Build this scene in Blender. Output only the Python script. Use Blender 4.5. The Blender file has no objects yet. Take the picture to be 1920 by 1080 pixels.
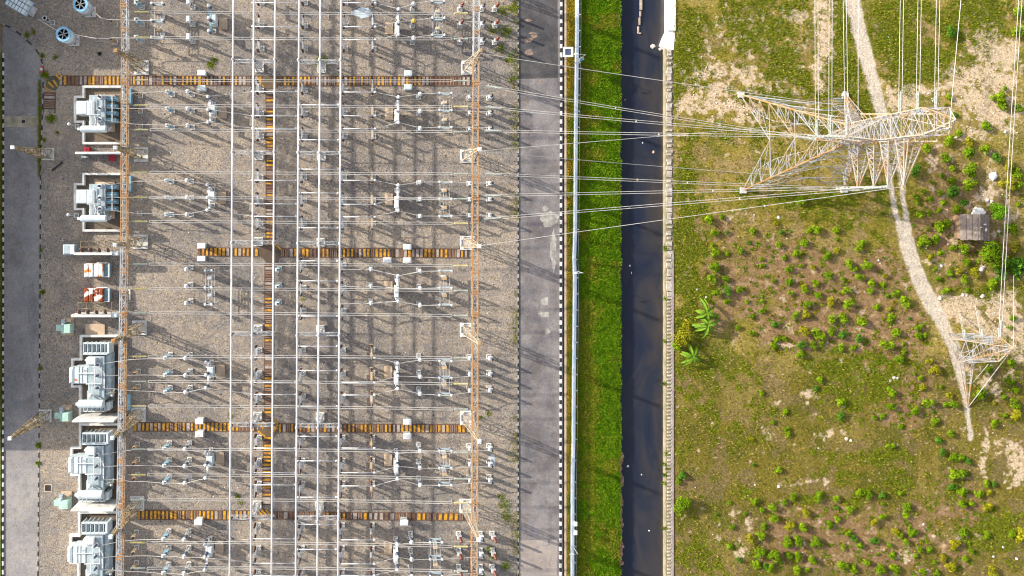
import bpy, math, random
import numpy as np
from mathutils import Vector, Matrix
random.seed(7); RNG = np.random.default_rng(11)
S = 0.11; HC = 144.0; NX, NY = 680.0, 400.0
sc = bpy.context.scene; COL = sc.collection
def gx(px): return (px - NX) * S
def gy(py): return -(py - NY) * S
def at(px, py, z=0.0):                      # measured image position of a point at height z -> world
    k = (HC - z) / HC
    return Vector(((px - NX) * S * k, -(py - NY) * S * k, z))
# ------------------------------------------------------------------ materials
MATS = {}
def nodes_of(m):
    m.use_nodes = True
    nt = m.node_tree
    return nt, nt.nodes, nt.links, nt.nodes['Principled BSDF']
def mat(name, c1, c2=None, scale=2.0, rough=0.6, metal=0.0, detail=4.0, lo=0.35, hi=0.65, bump=0.0, island=0.0, spec=0.3, dirt=0.0, dirtcol=(0.22,0.15,0.09)):
    if name in MATS: return MATS[name]
    m = bpy.data.materials.new(name); nt, N, L, P = nodes_of(m)
    P.inputs['Roughness'].default_value = rough; P.inputs['Metallic'].default_value = metal
    P.inputs['Specular IOR Level'].default_value = spec
    if c2 is None: c2 = tuple(x * 0.8 for x in c1)
    geo = N.new('ShaderNodeNewGeometry')
    nz = N.new('ShaderNodeTexNoise'); nz.inputs['Scale'].default_value = scale; nz.inputs['Detail'].default_value = detail
    L.new(geo.outputs['Position'], nz.inputs['Vector'])
    r = N.new('ShaderNodeValToRGB'); r.color_ramp.elements[0].position = lo; r.color_ramp.elements[1].position = hi
    r.color_ramp.elements[0].color = (*c1, 1); r.color_ramp.elements[1].color = (*c2, 1)
    L.new(nz.outputs['Fac'], r.inputs['Fac'])
    out = r.outputs['Color']
    if dirt > 0:                                             # grime and rust with a shape of its own
        mp = N.new('ShaderNodeMapping'); mp.inputs['Scale'].default_value = (1.0, 0.45, 0.6); L.new(geo.outputs['Position'], mp.inputs['Vector'])
        dn = N.new('ShaderNodeTexNoise'); dn.inputs['Scale'].default_value = 1.7; dn.inputs['Detail'].default_value = 6; dn.inputs['Roughness'].default_value = 0.7
        L.new(mp.outputs[0], dn.inputs['Vector'])
        dm = N.new('ShaderNodeMapRange'); dm.inputs['From Min'].default_value = 0.52; dm.inputs['From Max'].default_value = 0.72; dm.inputs['To Max'].default_value = dirt
        L.new(dn.outputs['Fac'], dm.inputs['Value'])
        mixd = N.new('ShaderNodeMix'); mixd.data_type = 'RGBA'; L.new(dm.outputs[0], mixd.inputs['Factor']); L.new(out, mixd.inputs[6]); mixd.inputs[7].default_value = (*dirtcol, 1); out = mixd.outputs[2]
    if island > 0:
        mr = N.new('ShaderNodeMapRange'); mr.inputs['To Min'].default_value = 1 - island; mr.inputs['To Max'].default_value = 1 + island
        L.new(geo.outputs['Random Per Island'], mr.inputs['Value'])
        mx = N.new('ShaderNodeVectorMath'); mx.operation = 'SCALE'
        L.new(out, mx.inputs[0]); L.new(mr.outputs['Result'], mx.inputs['Scale']); out = mx.outputs['Vector']
    L.new(out, P.inputs['Base Color'])
    if bump > 0:
        b = N.new('ShaderNodeBump'); b.inputs['Strength'].default_value = 0.7; b.inputs['Distance'].default_value = bump
        L.new(nz.outputs['Fac'], b.inputs['Height']); L.new(b.outputs['Normal'], P.inputs['Normal'])
    MATS[name] = m
    return m
def grit(name, cols, s_fine=3.2, s_mid=0.9, s_big=0.06, contrast=0.5, bump=0.06, rough=0.9, worm=1.2, grad=None, crack=0.0):
    """stone and soil: two large scale tints mixed by noise, times fine grain"""
    if name in MATS: return MATS[name]
    m = bpy.data.materials.new(name); nt, N, L, P = nodes_of(m)
    P.inputs['Roughness'].default_value = rough; P.inputs['Specular IOR Level'].default_value = 0.15
    geo = N.new('ShaderNodeNewGeometry'); pos = geo.outputs['Position']
    def noise(sc_, det, dist=0.0, w=None):
        n = N.new('ShaderNodeTexNoise'); n.inputs['Scale'].default_value = sc_; n.inputs['Detail'].default_value = det
        n.inputs['Distortion'].default_value = dist; n.inputs['Roughness'].default_value = 0.62
        L.new(pos, n.inputs['Vector']); return n
    big = noise(s_big, 5.0); mid = noise(s_mid, 4.0, 0.5); fine = noise(s_fine, 3.0, worm)
    ramp = N.new('ShaderNodeValToRGB'); e = ramp.color_ramp.elements
    e[0].position = 0.36; e[1].position = 0.62
    e[0].color = (*cols[0], 1); e[1].color = (*cols[1], 1)
    add = N.new('ShaderNodeMath'); add.operation = 'MULTIPLY_ADD'; add.inputs[1].default_value = 0.45; add.inputs[2].default_value = -0.225
    L.new(mid.outputs['Fac'], add.inputs[0])
    add2 = N.new('ShaderNodeMath'); add2.operation = 'ADD'; L.new(big.outputs['Fac'], add2.inputs[0]); L.new(add.outputs[0], add2.inputs[1])
    fac = add2.outputs[0]
    if grad:
        sp = N.new('ShaderNodeSeparateXYZ'); L.new(pos, sp.inputs[0]); gm = N.new('ShaderNodeMapRange')
        gm.inputs['From Min'].default_value = grad[0]; gm.inputs['From Max'].default_value = grad[1]; gm.inputs['To Min'].default_value = grad[2]; gm.inputs['To Max'].default_value = grad[3]
        L.new(sp.outputs['X'], gm.inputs['Value']); a3 = N.new('ShaderNodeMath'); a3.operation = 'ADD'; L.new(fac, a3.inputs[0]); L.new(gm.outputs[0], a3.inputs[1]); fac = a3.outputs[0]
    L.new(fac, ramp.inputs['Fac'])
    mr = N.new('ShaderNodeMapRange'); mr.inputs['From Min'].default_value = 0.3; mr.inputs['From Max'].default_value = 0.7
    mr.inputs['To Min'].default_value = 1 - contrast; mr.inputs['To Max'].default_value = 1 + contrast
    L.new(fine.outputs['Fac'], mr.inputs['Value'])
    hue = noise(s_fine * 0.6, 2.0, 0.6)                      # stones differ a little in hue
    hr = N.new('ShaderNodeValToRGB'); h = hr.color_ramp.elements
    h[0].position = 0.35; h[0].color = (0.92, 0.96, 1.06, 1); h[1].position = 0.65; h[1].color = (1.08, 1.01, 0.90, 1)
    L.new(hue.outputs['Fac'], hr.inputs['Fac'])
    mul = N.new('ShaderNodeVectorMath'); mul.operation = 'MULTIPLY'; L.new(ramp.outputs['Color'], mul.inputs[0]); L.new(hr.outputs['Color'], mul.inputs[1])
    scl = N.new('ShaderNodeVectorMath'); scl.operation = 'SCALE'; L.new(mul.outputs[0], scl.inputs[0]); L.new(mr.outputs['Result'], scl.inputs['Scale'])
    outc = scl.outputs[0]
    if crack > 0:
        wv = N.new('ShaderNodeTexNoise'); wv.inputs['Scale'].default_value = 0.5; wv.inputs['Detail'].default_value = 4; L.new(pos, wv.inputs['Vector'])
        ws = N.new('ShaderNodeVectorMath'); ws.operation = 'MULTIPLY_ADD'; ws.inputs[1].default_value = (5.0, 5.0, 0); L.new(wv.outputs['Color'], ws.inputs[0]); L.new(pos, ws.inputs[2])
        vo = N.new('ShaderNodeTexVoronoi'); vo.feature = 'DISTANCE_TO_EDGE'; vo.inputs['Scale'].default_value = crack; L.new(ws.outputs[0], vo.inputs['Vector'])
        cm = N.new('ShaderNodeMapRange'); cm.inputs['From Min'].default_value = 0.0; cm.inputs['From Max'].default_value = 0.016; cm.inputs['To Min'].default_value = 0.78; L.new(vo.outputs['Distance'], cm.inputs['Value'])
        c2 = N.new('ShaderNodeVectorMath'); c2.operation = 'SCALE'; L.new(outc, c2.inputs[0]); L.new(cm.outputs[0], c2.inputs['Scale']); outc = c2.outputs[0]
    L.new(outc, P.inputs['Base Color'])
    if bump:
        b = N.new('ShaderNodeBump'); b.inputs['Strength'].default_value = 0.8; b.inputs['Distance'].default_value = bump
        L.new(fine.outputs['Fac'], b.inputs['Height']); L.new(b.outputs['Normal'], P.inputs['Normal'])
    MATS[name] = m
    return m
def asphalt(name, c1, c2):
    if name in MATS: return MATS[name]
    m = grit(name, (c1, c2), s_fine=4.5, s_mid=0.45, s_big=0.13, contrast=0.24, bump=0.0, rough=0.8, worm=0.4, crack=0.16)
    return m
white = mat('white paint', (0.72, 0.73, 0.74), (0.58, 0.60, 0.62), 1.2, 0.45, dirt=0.45)
whiteblue = mat('pale blue grey paint', (0.58, 0.65, 0.68), (0.49, 0.56, 0.60), 1.0, 0.45, dirt=0.5)
coolgrey = mat('cool grey enamel', (0.38, 0.45, 0.49), (0.30, 0.37, 0.41), 1.0, 0.45, dirt=0.5)
radblue = mat('radiator blue paint', (0.25, 0.43, 0.53), (0.20, 0.35, 0.45), 1.0, 0.5)
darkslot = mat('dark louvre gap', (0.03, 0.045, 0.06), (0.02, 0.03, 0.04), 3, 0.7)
mint = mat('mint green enamel', (0.42, 0.60, 0.52), (0.33, 0.50, 0.43), 1.4, 0.5, dirt=0.5)
galv = mat('galvanised steel', (0.55, 0.56, 0.57), (0.40, 0.41, 0.43), 1.5, 0.5, 0.15)
galvlight = mat('bright galvanised steel', (0.47, 0.48, 0.50), (0.32, 0.32, 0.33), 0.8, 0.45, 0.1)
rustgalv = mat('rust tinted steel', (0.36, 0.18, 0.06), (0.36, 0.33, 0.29), 0.5, 0.6, 0.0, 4, 0.34, 0.56)
rust_sun_orange = mat('rusted and sun tinted orange steel', (0.37, 0.165, 0.045), (0.33, 0.24, 0.15), 0.5, 0.65)  # rust colour that also carries the gantry's orange sunlit tint
darksteel = mat('dark weathered steel', (0.13, 0.09, 0.05), (0.40, 0.32, 0.20), 0.9, 0.6)
tanrail = mat('rust tan rail', (0.42, 0.27, 0.13), (0.50, 0.42, 0.32), 0.5, 0.7)
porcelain = mat('brown porcelain', (0.075, 0.03, 0.022), (0.11, 0.05, 0.035), 3, 0.25, spec=0.5)
redporcelain = mat('red brown porcelain', (0.17, 0.03, 0.02), (0.11, 0.03, 0.02), 3, 0.3, spec=0.5)
blueporcelain = mat('blue grey porcelain', (0.06, 0.085, 0.14), (0.10, 0.12, 0.16), 3, 0.3, spec=0.5)
glassins = mat('yellow green insulator glass', (0.48, 0.40, 0.13), (0.55, 0.52, 0.34), 1.0, 0.3)
paleins = mat('pale insulator glaze', (0.38, 0.42, 0.37), (0.30, 0.33, 0.31), 1.0, 0.3)
towersteel = mat('weathered tower steel', (0.31, 0.33, 0.37), (0.31, 0.22, 0.13), 0.45, 0.55, 0.0, 5, 0.45, 0.62)
alu = mat('bright aluminium tube', (0.70, 0.70, 0.72), (0.58, 0.59, 0.62), 1.0, 0.4)
wirem = mat('weathered conductor', (0.48, 0.47, 0.45), (0.36, 0.34, 0.33), 0.4, 0.5)
concrete = mat('pale concrete', (0.58, 0.55, 0.50), (0.44, 0.42, 0.39), 1.2, 0.85, bump=0.01)
greyconc = mat('grey concrete', (0.33, 0.31, 0.28), (0.24, 0.22, 0.20), 1.0, 0.9, bump=0.01)
tanconc = mat('tan concrete slab', (0.55, 0.42, 0.30), (0.47, 0.35, 0.25), 0.8, 0.85)
mossconc = mat('mossy drain concrete', (0.36, 0.30, 0.20), (0.22, 0.21, 0.13), 0.5, 0.9, bump=0.02)
limewash = mat('limewashed wall', (0.68, 0.67, 0.65), (0.46, 0.45, 0.43), 0.7, 0.7, lo=0.5, hi=0.75, dirt=0.6, dirtcol=(0.16,0.13,0.10))
brownpit = grit('pit gravel', ((0.12, 0.10, 0.085), (0.17, 0.135, 0.10)), s_fine=4, contrast=0.4)
trbrown = mat('rusted cover plate', (0.13, 0.055, 0.028), (0.20, 0.11, 0.06), 1.5, 0.75)
trdark = mat('dark cover plate', (0.045, 0.035, 0.04), (0.09, 0.06, 0.05), 1.5, 0.75)
tryel = mat('worn yellow paint', (0.58, 0.29, 0.015), (0.26, 0.12, 0.04), 1.6, 0.6, lo=0.42, hi=0.66)
trpale = mat('bare steel plate', (0.42, 0.36, 0.32), (0.28, 0.21, 0.17), 1.5, 0.6)
black = mat('black paint', (0.02, 0.02, 0.022), (0.035, 0.035, 0.035), 2, 0.6)
kerbwhite = mat('white kerb paint', (0.78, 0.77, 0.75), (0.50, 0.48, 0.45), 1.4, 0.7, dirt=0.75, dirtcol=(0.12,0.11,0.10))
redm = mat('red paint', (0.50, 0.03, 0.05), (0.36, 0.03, 0.05), 1.5, 0.5)
yelm = mat('yellow paint', (0.62, 0.32, 0.04), (0.5, 0.25, 0.05), 1.5, 0.5)
rustred = mat('rust eaten paint', (0.80, 0.78, 0.74), (0.24, 0.045, 0.012), 0.75, 0.7, 0, 3, 0.44, 0.50)
ruststain = mat('orange stained white paint', (0.70, 0.73, 0.76), (0.60, 0.20, 0.03), 0.8, 0.6, 0, 2, 0.54, 0.60)
tar_shaded = mat('shaded black tar sheet', (0.15, 0.13, 0.125), (0.21, 0.185, 0.17), 0.6, 0.75, bump=0.03)
tar_sunlit = mat('sunlit brown tar sheet', (0.27, 0.22, 0.19), (0.18, 0.15, 0.135), 0.6, 0.75, bump=0.03)
timber = mat('old timber', (0.16, 0.10, 0.06), (0.24, 0.17, 0.11), 1.2, 0.8)
wallblue = mat('pale blue wall coat', (0.36, 0.46, 0.56), (0.50, 0.56, 0.64), 0.35, 0.6)
stone = mat('pale field stone', (0.60, 0.54, 0.50), (0.42, 0.38, 0.36), 2.0, 0.9, bump=0.03)
litter = mat('white plastic', (0.66, 0.66, 0.68), (0.5, 0.52, 0.56), 3, 0.5)
teal = mat('teal plastic', (0.15, 0.45, 0.45), (0.6, 0.65, 0.5), 1.5, 0.5)
leafs = [mat('leaf bright', (0.105, 0.185, 0.004), (0.155, 0.230, 0.006), 2.2, 0.55, island=0.45, spec=0.04),
         mat('leaf mid green', (0.075, 0.150, 0.004), (0.120, 0.185, 0.005), 2.2, 0.55, island=0.45, spec=0.04),
         mat('leaf dark green', (0.040, 0.115, 0.010), (0.075, 0.165, 0.012), 2.2, 0.5, island=0.45, spec=0.04),
         mat('leaf olive yellow', (0.170, 0.180, 0.006), (0.210, 0.190, 0.010), 2.2, 0.55, island=0.4, spec=0.04)]
limeleaf = mat('leaf lime', (0.13, 0.30, 0.008), (0.17, 0.34, 0.010), 2.2, 0.5, island=0.35, spec=0.04)
bananaleaf = mat('banana leaf', (0.065, 0.150, 0.010), (0.15, 0.225, 0.018), 1.5, 0.5, island=0.3, spec=0.08)
bark = mat('bark', (0.14, 0.10, 0.07), (0.09, 0.065, 0.045), 4, 0.9)
solar = mat('solar cell', (0.03, 0.045, 0.10), (0.04, 0.06, 0.14), 6, 0.15, spec=0.6)
# ------------------------------------------------------------------ mesh builder
class MB:
    def __init__(s): s.v = []; s.f = []; s.m = []
    def add(s, vs, fs, mi=0):
        o = len(s.v); s.v.extend([tuple(v) for v in vs]); s.f.extend([tuple(o + i for i in f) for f in fs]); s.m.extend([mi] * len(fs))
    def box(s, x0, y0, z0, x1, y1, z1, mi=0):
        if x0 > x1: x0, x1 = x1, x0
        if y0 > y1: y0, y1 = y1, y0
        s.add([(x0,y0,z0),(x1,y0,z0),(x1,y1,z0),(x0,y1,z0),(x0,y0,z1),(x1,y0,z1),(x1,y1,z1),(x0,y1,z1)],
              [(0,3,2,1),(4,5,6,7),(0,1,5,4),(1,2,6,5),(2,3,7,6),(3,0,4,7)], mi)
    def cbox(s, x, y, z, dx, dy, dz, mi=0): s.box(x-dx/2, y-dy/2, z, x+dx/2, y+dy/2, z+dz, mi)
    def bev(s, x0, y0, z0, x1, y1, z1, b=0.06, mi=0):      # box with chamfered top edges
        if y0 > y1: y0, y1 = y1, y0
        if x0 > x1: x0, x1 = x1, x0
        V = [(x0,y0,z0),(x1,y0,z0),(x1,y1,z0),(x0,y1,z0),(x0,y0,z1-b),(x1,y0,z1-b),(x1,y1,z1-b),(x0,y1,z1-b),
             (x0+b,y0+b,z1),(x1-b,y0+b,z1),(x1-b,y1-b,z1),(x0+b,y1-b,z1)]
        F = [(0,3,2,1),(8,9,10,11)]
        for i in range(4):
            j = (i+1) % 4; F += [(i,j,4+j,4+i),(4+i,4+j,8+j,8+i)]
        s.add(V, F, mi)
    def px(s, x0, y0, x1, y1, z0, z1, mi=0, b=0.0):        # box from the outline of its top, measured in the image
        a = at(x0, y0, z1); c = at(x1, y1, z1)
        (s.bev(a.x, c.y, z0, c.x, a.y, z1, b, mi) if b else s.box(a.x, c.y, z0, c.x, a.y, z1, mi))
    def bar(s, p, q, w=0.1, mi=0, h=None):
        p = Vector(p); q = Vector(q); d = q - p
        if d.length < 1e-6: return
        d.normalize(); u = Vector((0,0,1)) if abs(d.z) < 0.9 else Vector((1,0,0))
        a = d.cross(u).normalized() * (w/2); b = d.cross(a).normalized() * ((h or w)/2)
        s.add([p-a-b,p+a-b,p+a+b,p-a+b,q-a-b,q+a-b,q+a+b,q-a+b],[(0,3,2,1),(4,5,6,7),(0,1,5,4),(1,2,6,5),(2,3,7,6),(3,0,4,7)], mi)
    def tube(s, pts, r=0.05, n=6, mi=0):
        pts = [Vector(p) for p in pts]; rings = []
        for i, p in enumerate(pts):
            d = (pts[min(i+1, len(pts)-1)] - pts[max(i-1, 0)]).normalized()
            u = Vector((0,0,1)) if abs(d.z) < 0.9 else Vector((1,0,0))
            a = d.cross(u).normalized(); b = d.cross(a).normalized()
            rr = r[i] if isinstance(r, (list, tuple)) else r
            rings.append([p + a*rr*math.cos(2*math.pi*k/n) + b*rr*math.sin(2*math.pi*k/n) for k in range(n)])
        V = [v for R in rings for v in R]; F = []
        for i in range(len(rings)-1):
            for k in range(n):
                k2 = (k+1) % n; F.append((i*n+k, i*n+k2, (i+1)*n+k2, (i+1)*n+k))
        F.append(tuple(range(n))[::-1]); F.append(tuple((len(rings)-1)*n+k for k in range(n)))
        s.add(V, F, mi)
    def lathe(s, prof, c=(0,0,0), n=12, mi=0, axis=None):
        V = []; F = []; c = Vector(c)
        M = Matrix.Identity(3) if axis is None else Vector((0,0,1)).rotation_difference(Vector(axis)).to_matrix()
        for (r, z) in prof:
            for k in range(n): V.append(c + M @ Vector((r*math.cos(2*math.pi*k/n), r*math.sin(2*math.pi*k/n), z)))
        for i in range(len(prof)-1):
            for k in range(n):
                k2 = (k+1) % n; F.append((i*n+k, i*n+k2, (i+1)*n+k2, (i+1)*n+k))
        F.append(tuple(range(n))[::-1]); F.append(tuple((len(prof)-1)*n+k for k in range(n)))
        s.add(V, F, mi)
    def ball(s, c, r, n=12, m=7, mi=0, sq=1.0):
        s.lathe([(max(0.02, r*math.sin(math.pi*i/m)), -r*sq*math.cos(math.pi*i/m)) for i in range(m+1)], c, n, mi)
    def ribs(s, c, z0, z1, r0=0.12, r1=0.22, pitch=0.14, n=10, mi=0, axis=None):
        k = max(2, int((z1-z0)/pitch)); p = []
        for i in range(k):
            t = z0 + (z1-z0)*i/k; d = (z1-z0)/k
            p += [(r0*1.3, t), (r1*1.3, t+d*0.45), (r1*1.26, t+d*0.6)]
        p.append((r0*1.3, z1)); s.lathe(p, c, n, mi, axis)
    def poly(s, pts, z0, z1, mi=0):                          # prism on a plan outline (counter-clockwise from above)
        n = len(pts); V = [(x, y, z0) for x, y in pts] + [(x, y, z1) for x, y in pts]
        F = [tuple(range(n))[::-1], tuple(range(n, 2*n))] + [(i, (i+1) % n, n+(i+1) % n, n+i) for i in range(n)]
        s.add(V, F, mi)
    def build(s, name, mats, parent=None, org=None, smooth=False):
        me = bpy.data.meshes.new(name)
        o3 = Vector(org) if org is not None else Vector((0,0,0))
        me.from_pydata([(v[0]-o3.x, v[1]-o3.y, v[2]-o3.z) for v in s.v], [], s.f)
        for m in (mats if isinstance(mats, (list, tuple)) else [mats]): me.materials.append(m)
        me.polygons.foreach_set('material_index', np.array(s.m, dtype=np.int32))
        if smooth: me.polygons.foreach_set('use_smooth', np.ones(len(s.f), dtype=bool))
        o = bpy.data.objects.new(name, me); COL.objects.link(o)
        if parent is not None: o.parent = parent
        elif org is not None: o.location = o3
        return o
def tag(o, label, cat, group=None, kind=None):
    o['label'] = label; o['category'] = cat
    if group: o['group'] = group
    if kind: o['kind'] = kind
    return o
def empty(name, loc=(0,0,0), label=None, cat=None, group=None):
    o = bpy.data.objects.new(name, None); COL.objects.link(o); o.location = loc; o.empty_display_size = 0.3
    if label: tag(o, label, cat, group)
    return o
def copy_tree(o, parent=None):
    c = o.copy(); COL.objects.link(c)
    if parent is not None: c.parent = parent
    for ch in list(KIDS.get(o.name, ())): copy_tree(ch, c)
    return c
KIDS = {}
PROTO = {}
def spawn(key, builder, loc, label, cat, group, rz=0.0):
    if key not in PROTO:
        r = builder(); PROTO[key] = r
        for o in COL.objects:
            if o.parent is not None and o.name not in SEEN:
                KIDS.setdefault(o.parent.name, []).append(o); SEEN.add(o.name)
    else: r = copy_tree(PROTO[key])
    r.location = loc; r.rotation_euler = (0, 0, rz); tag(r, label, cat, group)
    return r
SEEN = set()
def struct(o): o['kind'] = 'structure'; return o
ORD = ['first','second','third','fourth','fifth','sixth','seventh','eighth','ninth','tenth','eleventh','twelfth','thirteenth','fourteenth','fifteenth','sixteenth','seventeenth','eighteenth','nineteenth','twentieth']
BAY = ['topmost bay','second bay','third bay','fourth bay','fifth bay','sixth bay','bottom bay']
ROW = ['upper','middle','lower']
# ------------------------------------------------------------------ numpy noise, scatter
def vnoise(x, y, seed):
    g = np.random.default_rng(seed).random((128, 128))
    xi = np.floor(x).astype(int); yi = np.floor(y).astype(int); fx = x - xi; fy = y - yi
    fx = fx*fx*(3-2*fx); fy = fy*fy*(3-2*fy)
    a = g[xi % 128, yi % 128]; b = g[(xi+1) % 128, yi % 128]; c = g[xi % 128, (yi+1) % 128]; d = g[(xi+1) % 128, (yi+1) % 128]
    return (a*(1-fx)+b*fx)*(1-fy) + (c*(1-fx)+d*fx)*fy
def fnoise(x, y, size, octv=4, seed=0):
    t = 0; amp = 1.0; tot = 0
    for o in range(octv):
        t = t + amp*vnoise(x/size*2**o + 17*o, y/size*2**o + 31*o, seed+o); tot += amp; amp *= 0.55
    return t/tot
def sstep(a, b, x):
    t = np.clip((x-a)/(b-a), 0, 1); return t*t*(3-2*t)
def blades(name, X, Y, Z, length, width, mats, mi=None, tilt=(0.15, 1.1), kind='stuff'):
    """one mesh of leaning grass blades, two triangles each"""
    n = len(X); az = RNG.uniform(0, 2*np.pi, n); el = RNG.uniform(*tilt, n); ln = length*RNG.uniform(0.6, 1.4, n); w = width*RNG.uniform(0.6, 1.3, n)
    dx = np.cos(az)*np.cos(el); dy = np.sin(az)*np.cos(el); dz = np.sin(el); sx = -np.sin(az); sy = np.cos(az)
    V = np.zeros((n, 4, 3))
    V[:,0] = np.stack([X, Y, Z], 1)
    m = V[:,0] + np.stack([dx*ln*0.5, dy*ln*0.5, dz*ln*0.6], 1)
    V[:,1] = m + np.stack([sx*w, sy*w, 0*w], 1); V[:,3] = m - np.stack([sx*w, sy*w, 0*w], 1)
    V[:,2] = V[:,0] + np.stack([dx*ln, dy*ln, dz*ln*0.75], 1)
    me = bpy.data.meshes.new(name)
    me.vertices.add(4*n); me.vertices.foreach_set('co', V.reshape(-1))
    me.loops.add(4*n); me.loops.foreach_set('vertex_index', np.arange(4*n, dtype=np.int32))
    me.polygons.add(n); me.polygons.foreach_set('loop_start', np.arange(0, 4*n, 4, dtype=np.int32))
    for q in mats: me.materials.append(q)
    if mi is not None: me.polygons.foreach_set('material_index', mi.astype(np.int32))
    me.update(calc_edges=True)
    o = bpy.data.objects.new(name, me); COL.objects.link(o); o['kind'] = kind
    return o
def sheet(name, x0, x1, y0, y1, step, mats, zf=None, colf=None):
    """a ground sheet in world metres, with a height and a colour per vertex"""
    xs = np.arange(x0, x1+step*0.5, step); ys = np.arange(y0, y1+step*0.5, step); nx, ny = len(xs), len(ys)
    X, Y = np.meshgrid(xs, ys, indexing='ij'); Z = zf(X, Y) if zf else np.zeros_like(X)
    me = bpy.data.meshes.new(name); me.vertices.add(nx*ny)
    me.vertices.foreach_set('co', np.stack([X, Y, Z], -1).reshape(-1))
    i = np.arange(nx-1)[:,None]*ny + np.arange(ny-1)[None,:]
    q = np.stack([i, i+ny, i+ny+1, i+1], -1).reshape(-1)
    nf = (nx-1)*(ny-1); me.loops.add(4*nf); me.loops.foreach_set('vertex_index', q.astype(np.int32))
    me.polygons.add(nf); me.polygons.foreach_set('loop_start', np.arange(0, 4*nf, 4, dtype=np.int32))
    me.polygons.foreach_set('use_smooth', np.ones(nf, dtype=bool))
    for m in mats: me.materials.append(m)
    if colf:
        c = np.ones((nx*ny, 4), dtype=np.float32); c[:, :3] = colf(X, Y).reshape(-1, 3)
        at_ = me.attributes.new('soilcol', 'FLOAT_COLOR', 'POINT'); at_.data.foreach_set('color', c.reshape(-1))
    me.update(calc_edges=True)
    o = bpy.data.objects.new(name, me); COL.objects.link(o); o['kind'] = 'structure'
    return o
def attr_mat(name, contrast=0.35, fine=4.0, bump=0.05):
    m = bpy.data.materials.new(name); nt, N, L, P = nodes_of(m); P.inputs['Roughness'].default_value = 0.95
    P.inputs['Specular IOR Level'].default_value = 0.1
    a = N.new('ShaderNodeAttribute'); a.attribute_name = 'soilcol'
    geo = N.new('ShaderNodeNewGeometry')
    n = N.new('ShaderNodeTexNoise'); n.inputs['Scale'].default_value = fine; n.inputs['Detail'].default_value = 4; n.inputs['Distortion'].default_value = 1.0
    n.inputs['Roughness'].default_value = 0.65
    L.new(geo.outputs['Position'], n.inputs['Vector'])
    mr = N.new('ShaderNodeMapRange'); mr.inputs['From Min'].default_value = 0.3; mr.inputs['From Max'].default_value = 0.7
    mr.inputs['To Min'].default_value = 1-contrast; mr.inputs['To Max'].default_value = 1+contrast
    L.new(n.outputs['Fac'], mr.inputs['Value'])
    s = N.new('ShaderNodeVectorMath'); s.operation = 'SCALE'; L.new(a.outputs['Color'], s.inputs[0]); L.new(mr.outputs['Result'], s.inputs['Scale'])
    L.new(s.outputs[0], P.inputs['Base Color'])
    b = N.new('ShaderNodeBump'); b.inputs['Strength'].default_value = 0.8; b.inputs['Distance'].default_value = bump
    L.new(n.outputs['Fac'], b.inputs['Height']); L.new(b.outputs['Normal'], P.inputs['Normal'])
    return m
# ------------------------------------------------------------------ the ground, roads, canal
YT, YB = -420, 1520                          # image rows the setting runs to, beyond the frame
m_yard = grit('yard stone chippings', ((0.185, 0.170, 0.162), (0.315, 0.265, 0.215)), s_fine=2.7, s_mid=0.35, s_big=0.05, contrast=0.85, bump=0.10, worm=2.2, grad=(gx(90), gx(470), 0.05, 0.0))  # chippings coloured lighter westward to lift the shaded side of the yard
m_far = grit('far dry land', ((0.16, 0.15, 0.05), (0.26, 0.20, 0.12)), s_fine=0.6, s_mid=0.12, s_big=0.01, contrast=0.3, bump=0)
m_roadr = asphalt('road asphalt', (0.125, 0.118, 0.126), (0.235, 0.218, 0.22))
m_roadl = asphalt('service road asphalt', (0.225, 0.215, 0.22), (0.31, 0.29, 0.28))
m_roadn = asphalt('fresh asphalt', (0.05, 0.05, 0.056), (0.10, 0.095, 0.10))
m_roadp = asphalt('worn pale asphalt', (0.27, 0.235, 0.22), (0.35, 0.31, 0.285))
far = MB()
far.add([(-1500,-1500,-0.4),(gx(1150),-1500,-0.4),(gx(1150),1500,-0.4),(-1500,1500,-0.4)], [(0,1,2,3)])
far.add([(gx(1255),-1500,-0.4),(1500,-1500,-0.4),(1500,1500,-0.4),(gx(1255),1500,-0.4)], [(0,1,2,3)])
struct(far.build('ground', m_far))
yb = [(-260,YT),(971,YT),(971,YB),(70,YB),(71,1080),(73,840),(75,560),(76,300),(79,235),(81,165),(80,120),(74,102),(60,84),(40,66),(20,52),(0,42),(-40,22),(-260,-60)]
yp = [(gx(x), gy(y)) for x, y in yb]
b = MB(); b.poly(yp[::-1], -0.3, 0.0); struct(b.build('yard_ground', m_yard))
def flat(name, px, z, m, thick=0.0):
    b = MB(); p = [(gx(x), gy(y)) for x, y in px]
    area = sum(p[i][0]*p[(i+1) % len(p)][1] - p[(i+1) % len(p)][0]*p[i][1] for i in range(len(p)))
    if area < 0: p = p[::-1]
    if thick: b.poly(p, z-thick, z)
    else: b.add([(x, y, z) for x, y in p], [tuple(range(len(p)))])
    return struct(b.build(name, m))
def rag(x0, y0, x1, y1, n, amp, sd):                          # a straight edge made uneven
    r = random.Random(sd); return [(x0+(x1-x0)*i/n + r.uniform(-amp, amp)*(y0 != y1), y0+(y1-y0)*i/n + r.uniform(-amp, amp)*(y0 == y1)) for i in range(n+1)]
flat('service_road', [(4,-100),(100,-100),(100,YB),(4,YB)], -0.13, m_roadl)
flat('road', [(969,YT),(1056,YT),(1056,YB),(969,YB)], -0.13, m_roadr)
flat('road_patch', [(972.6,YT)] + [(1047,YT)] + rag(1046,YT,1046,146,30,0.8,3) + rag(1046,146,974,148,8,0.7,4) , -0.126, m_roadn)
flat('road_patch', rag(974,1014,1045,1012,6,2,8) + rag(1046,1016,1046,YB,14,1.5,9) + [(974,YB)], -0.126, m_roadp)
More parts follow.
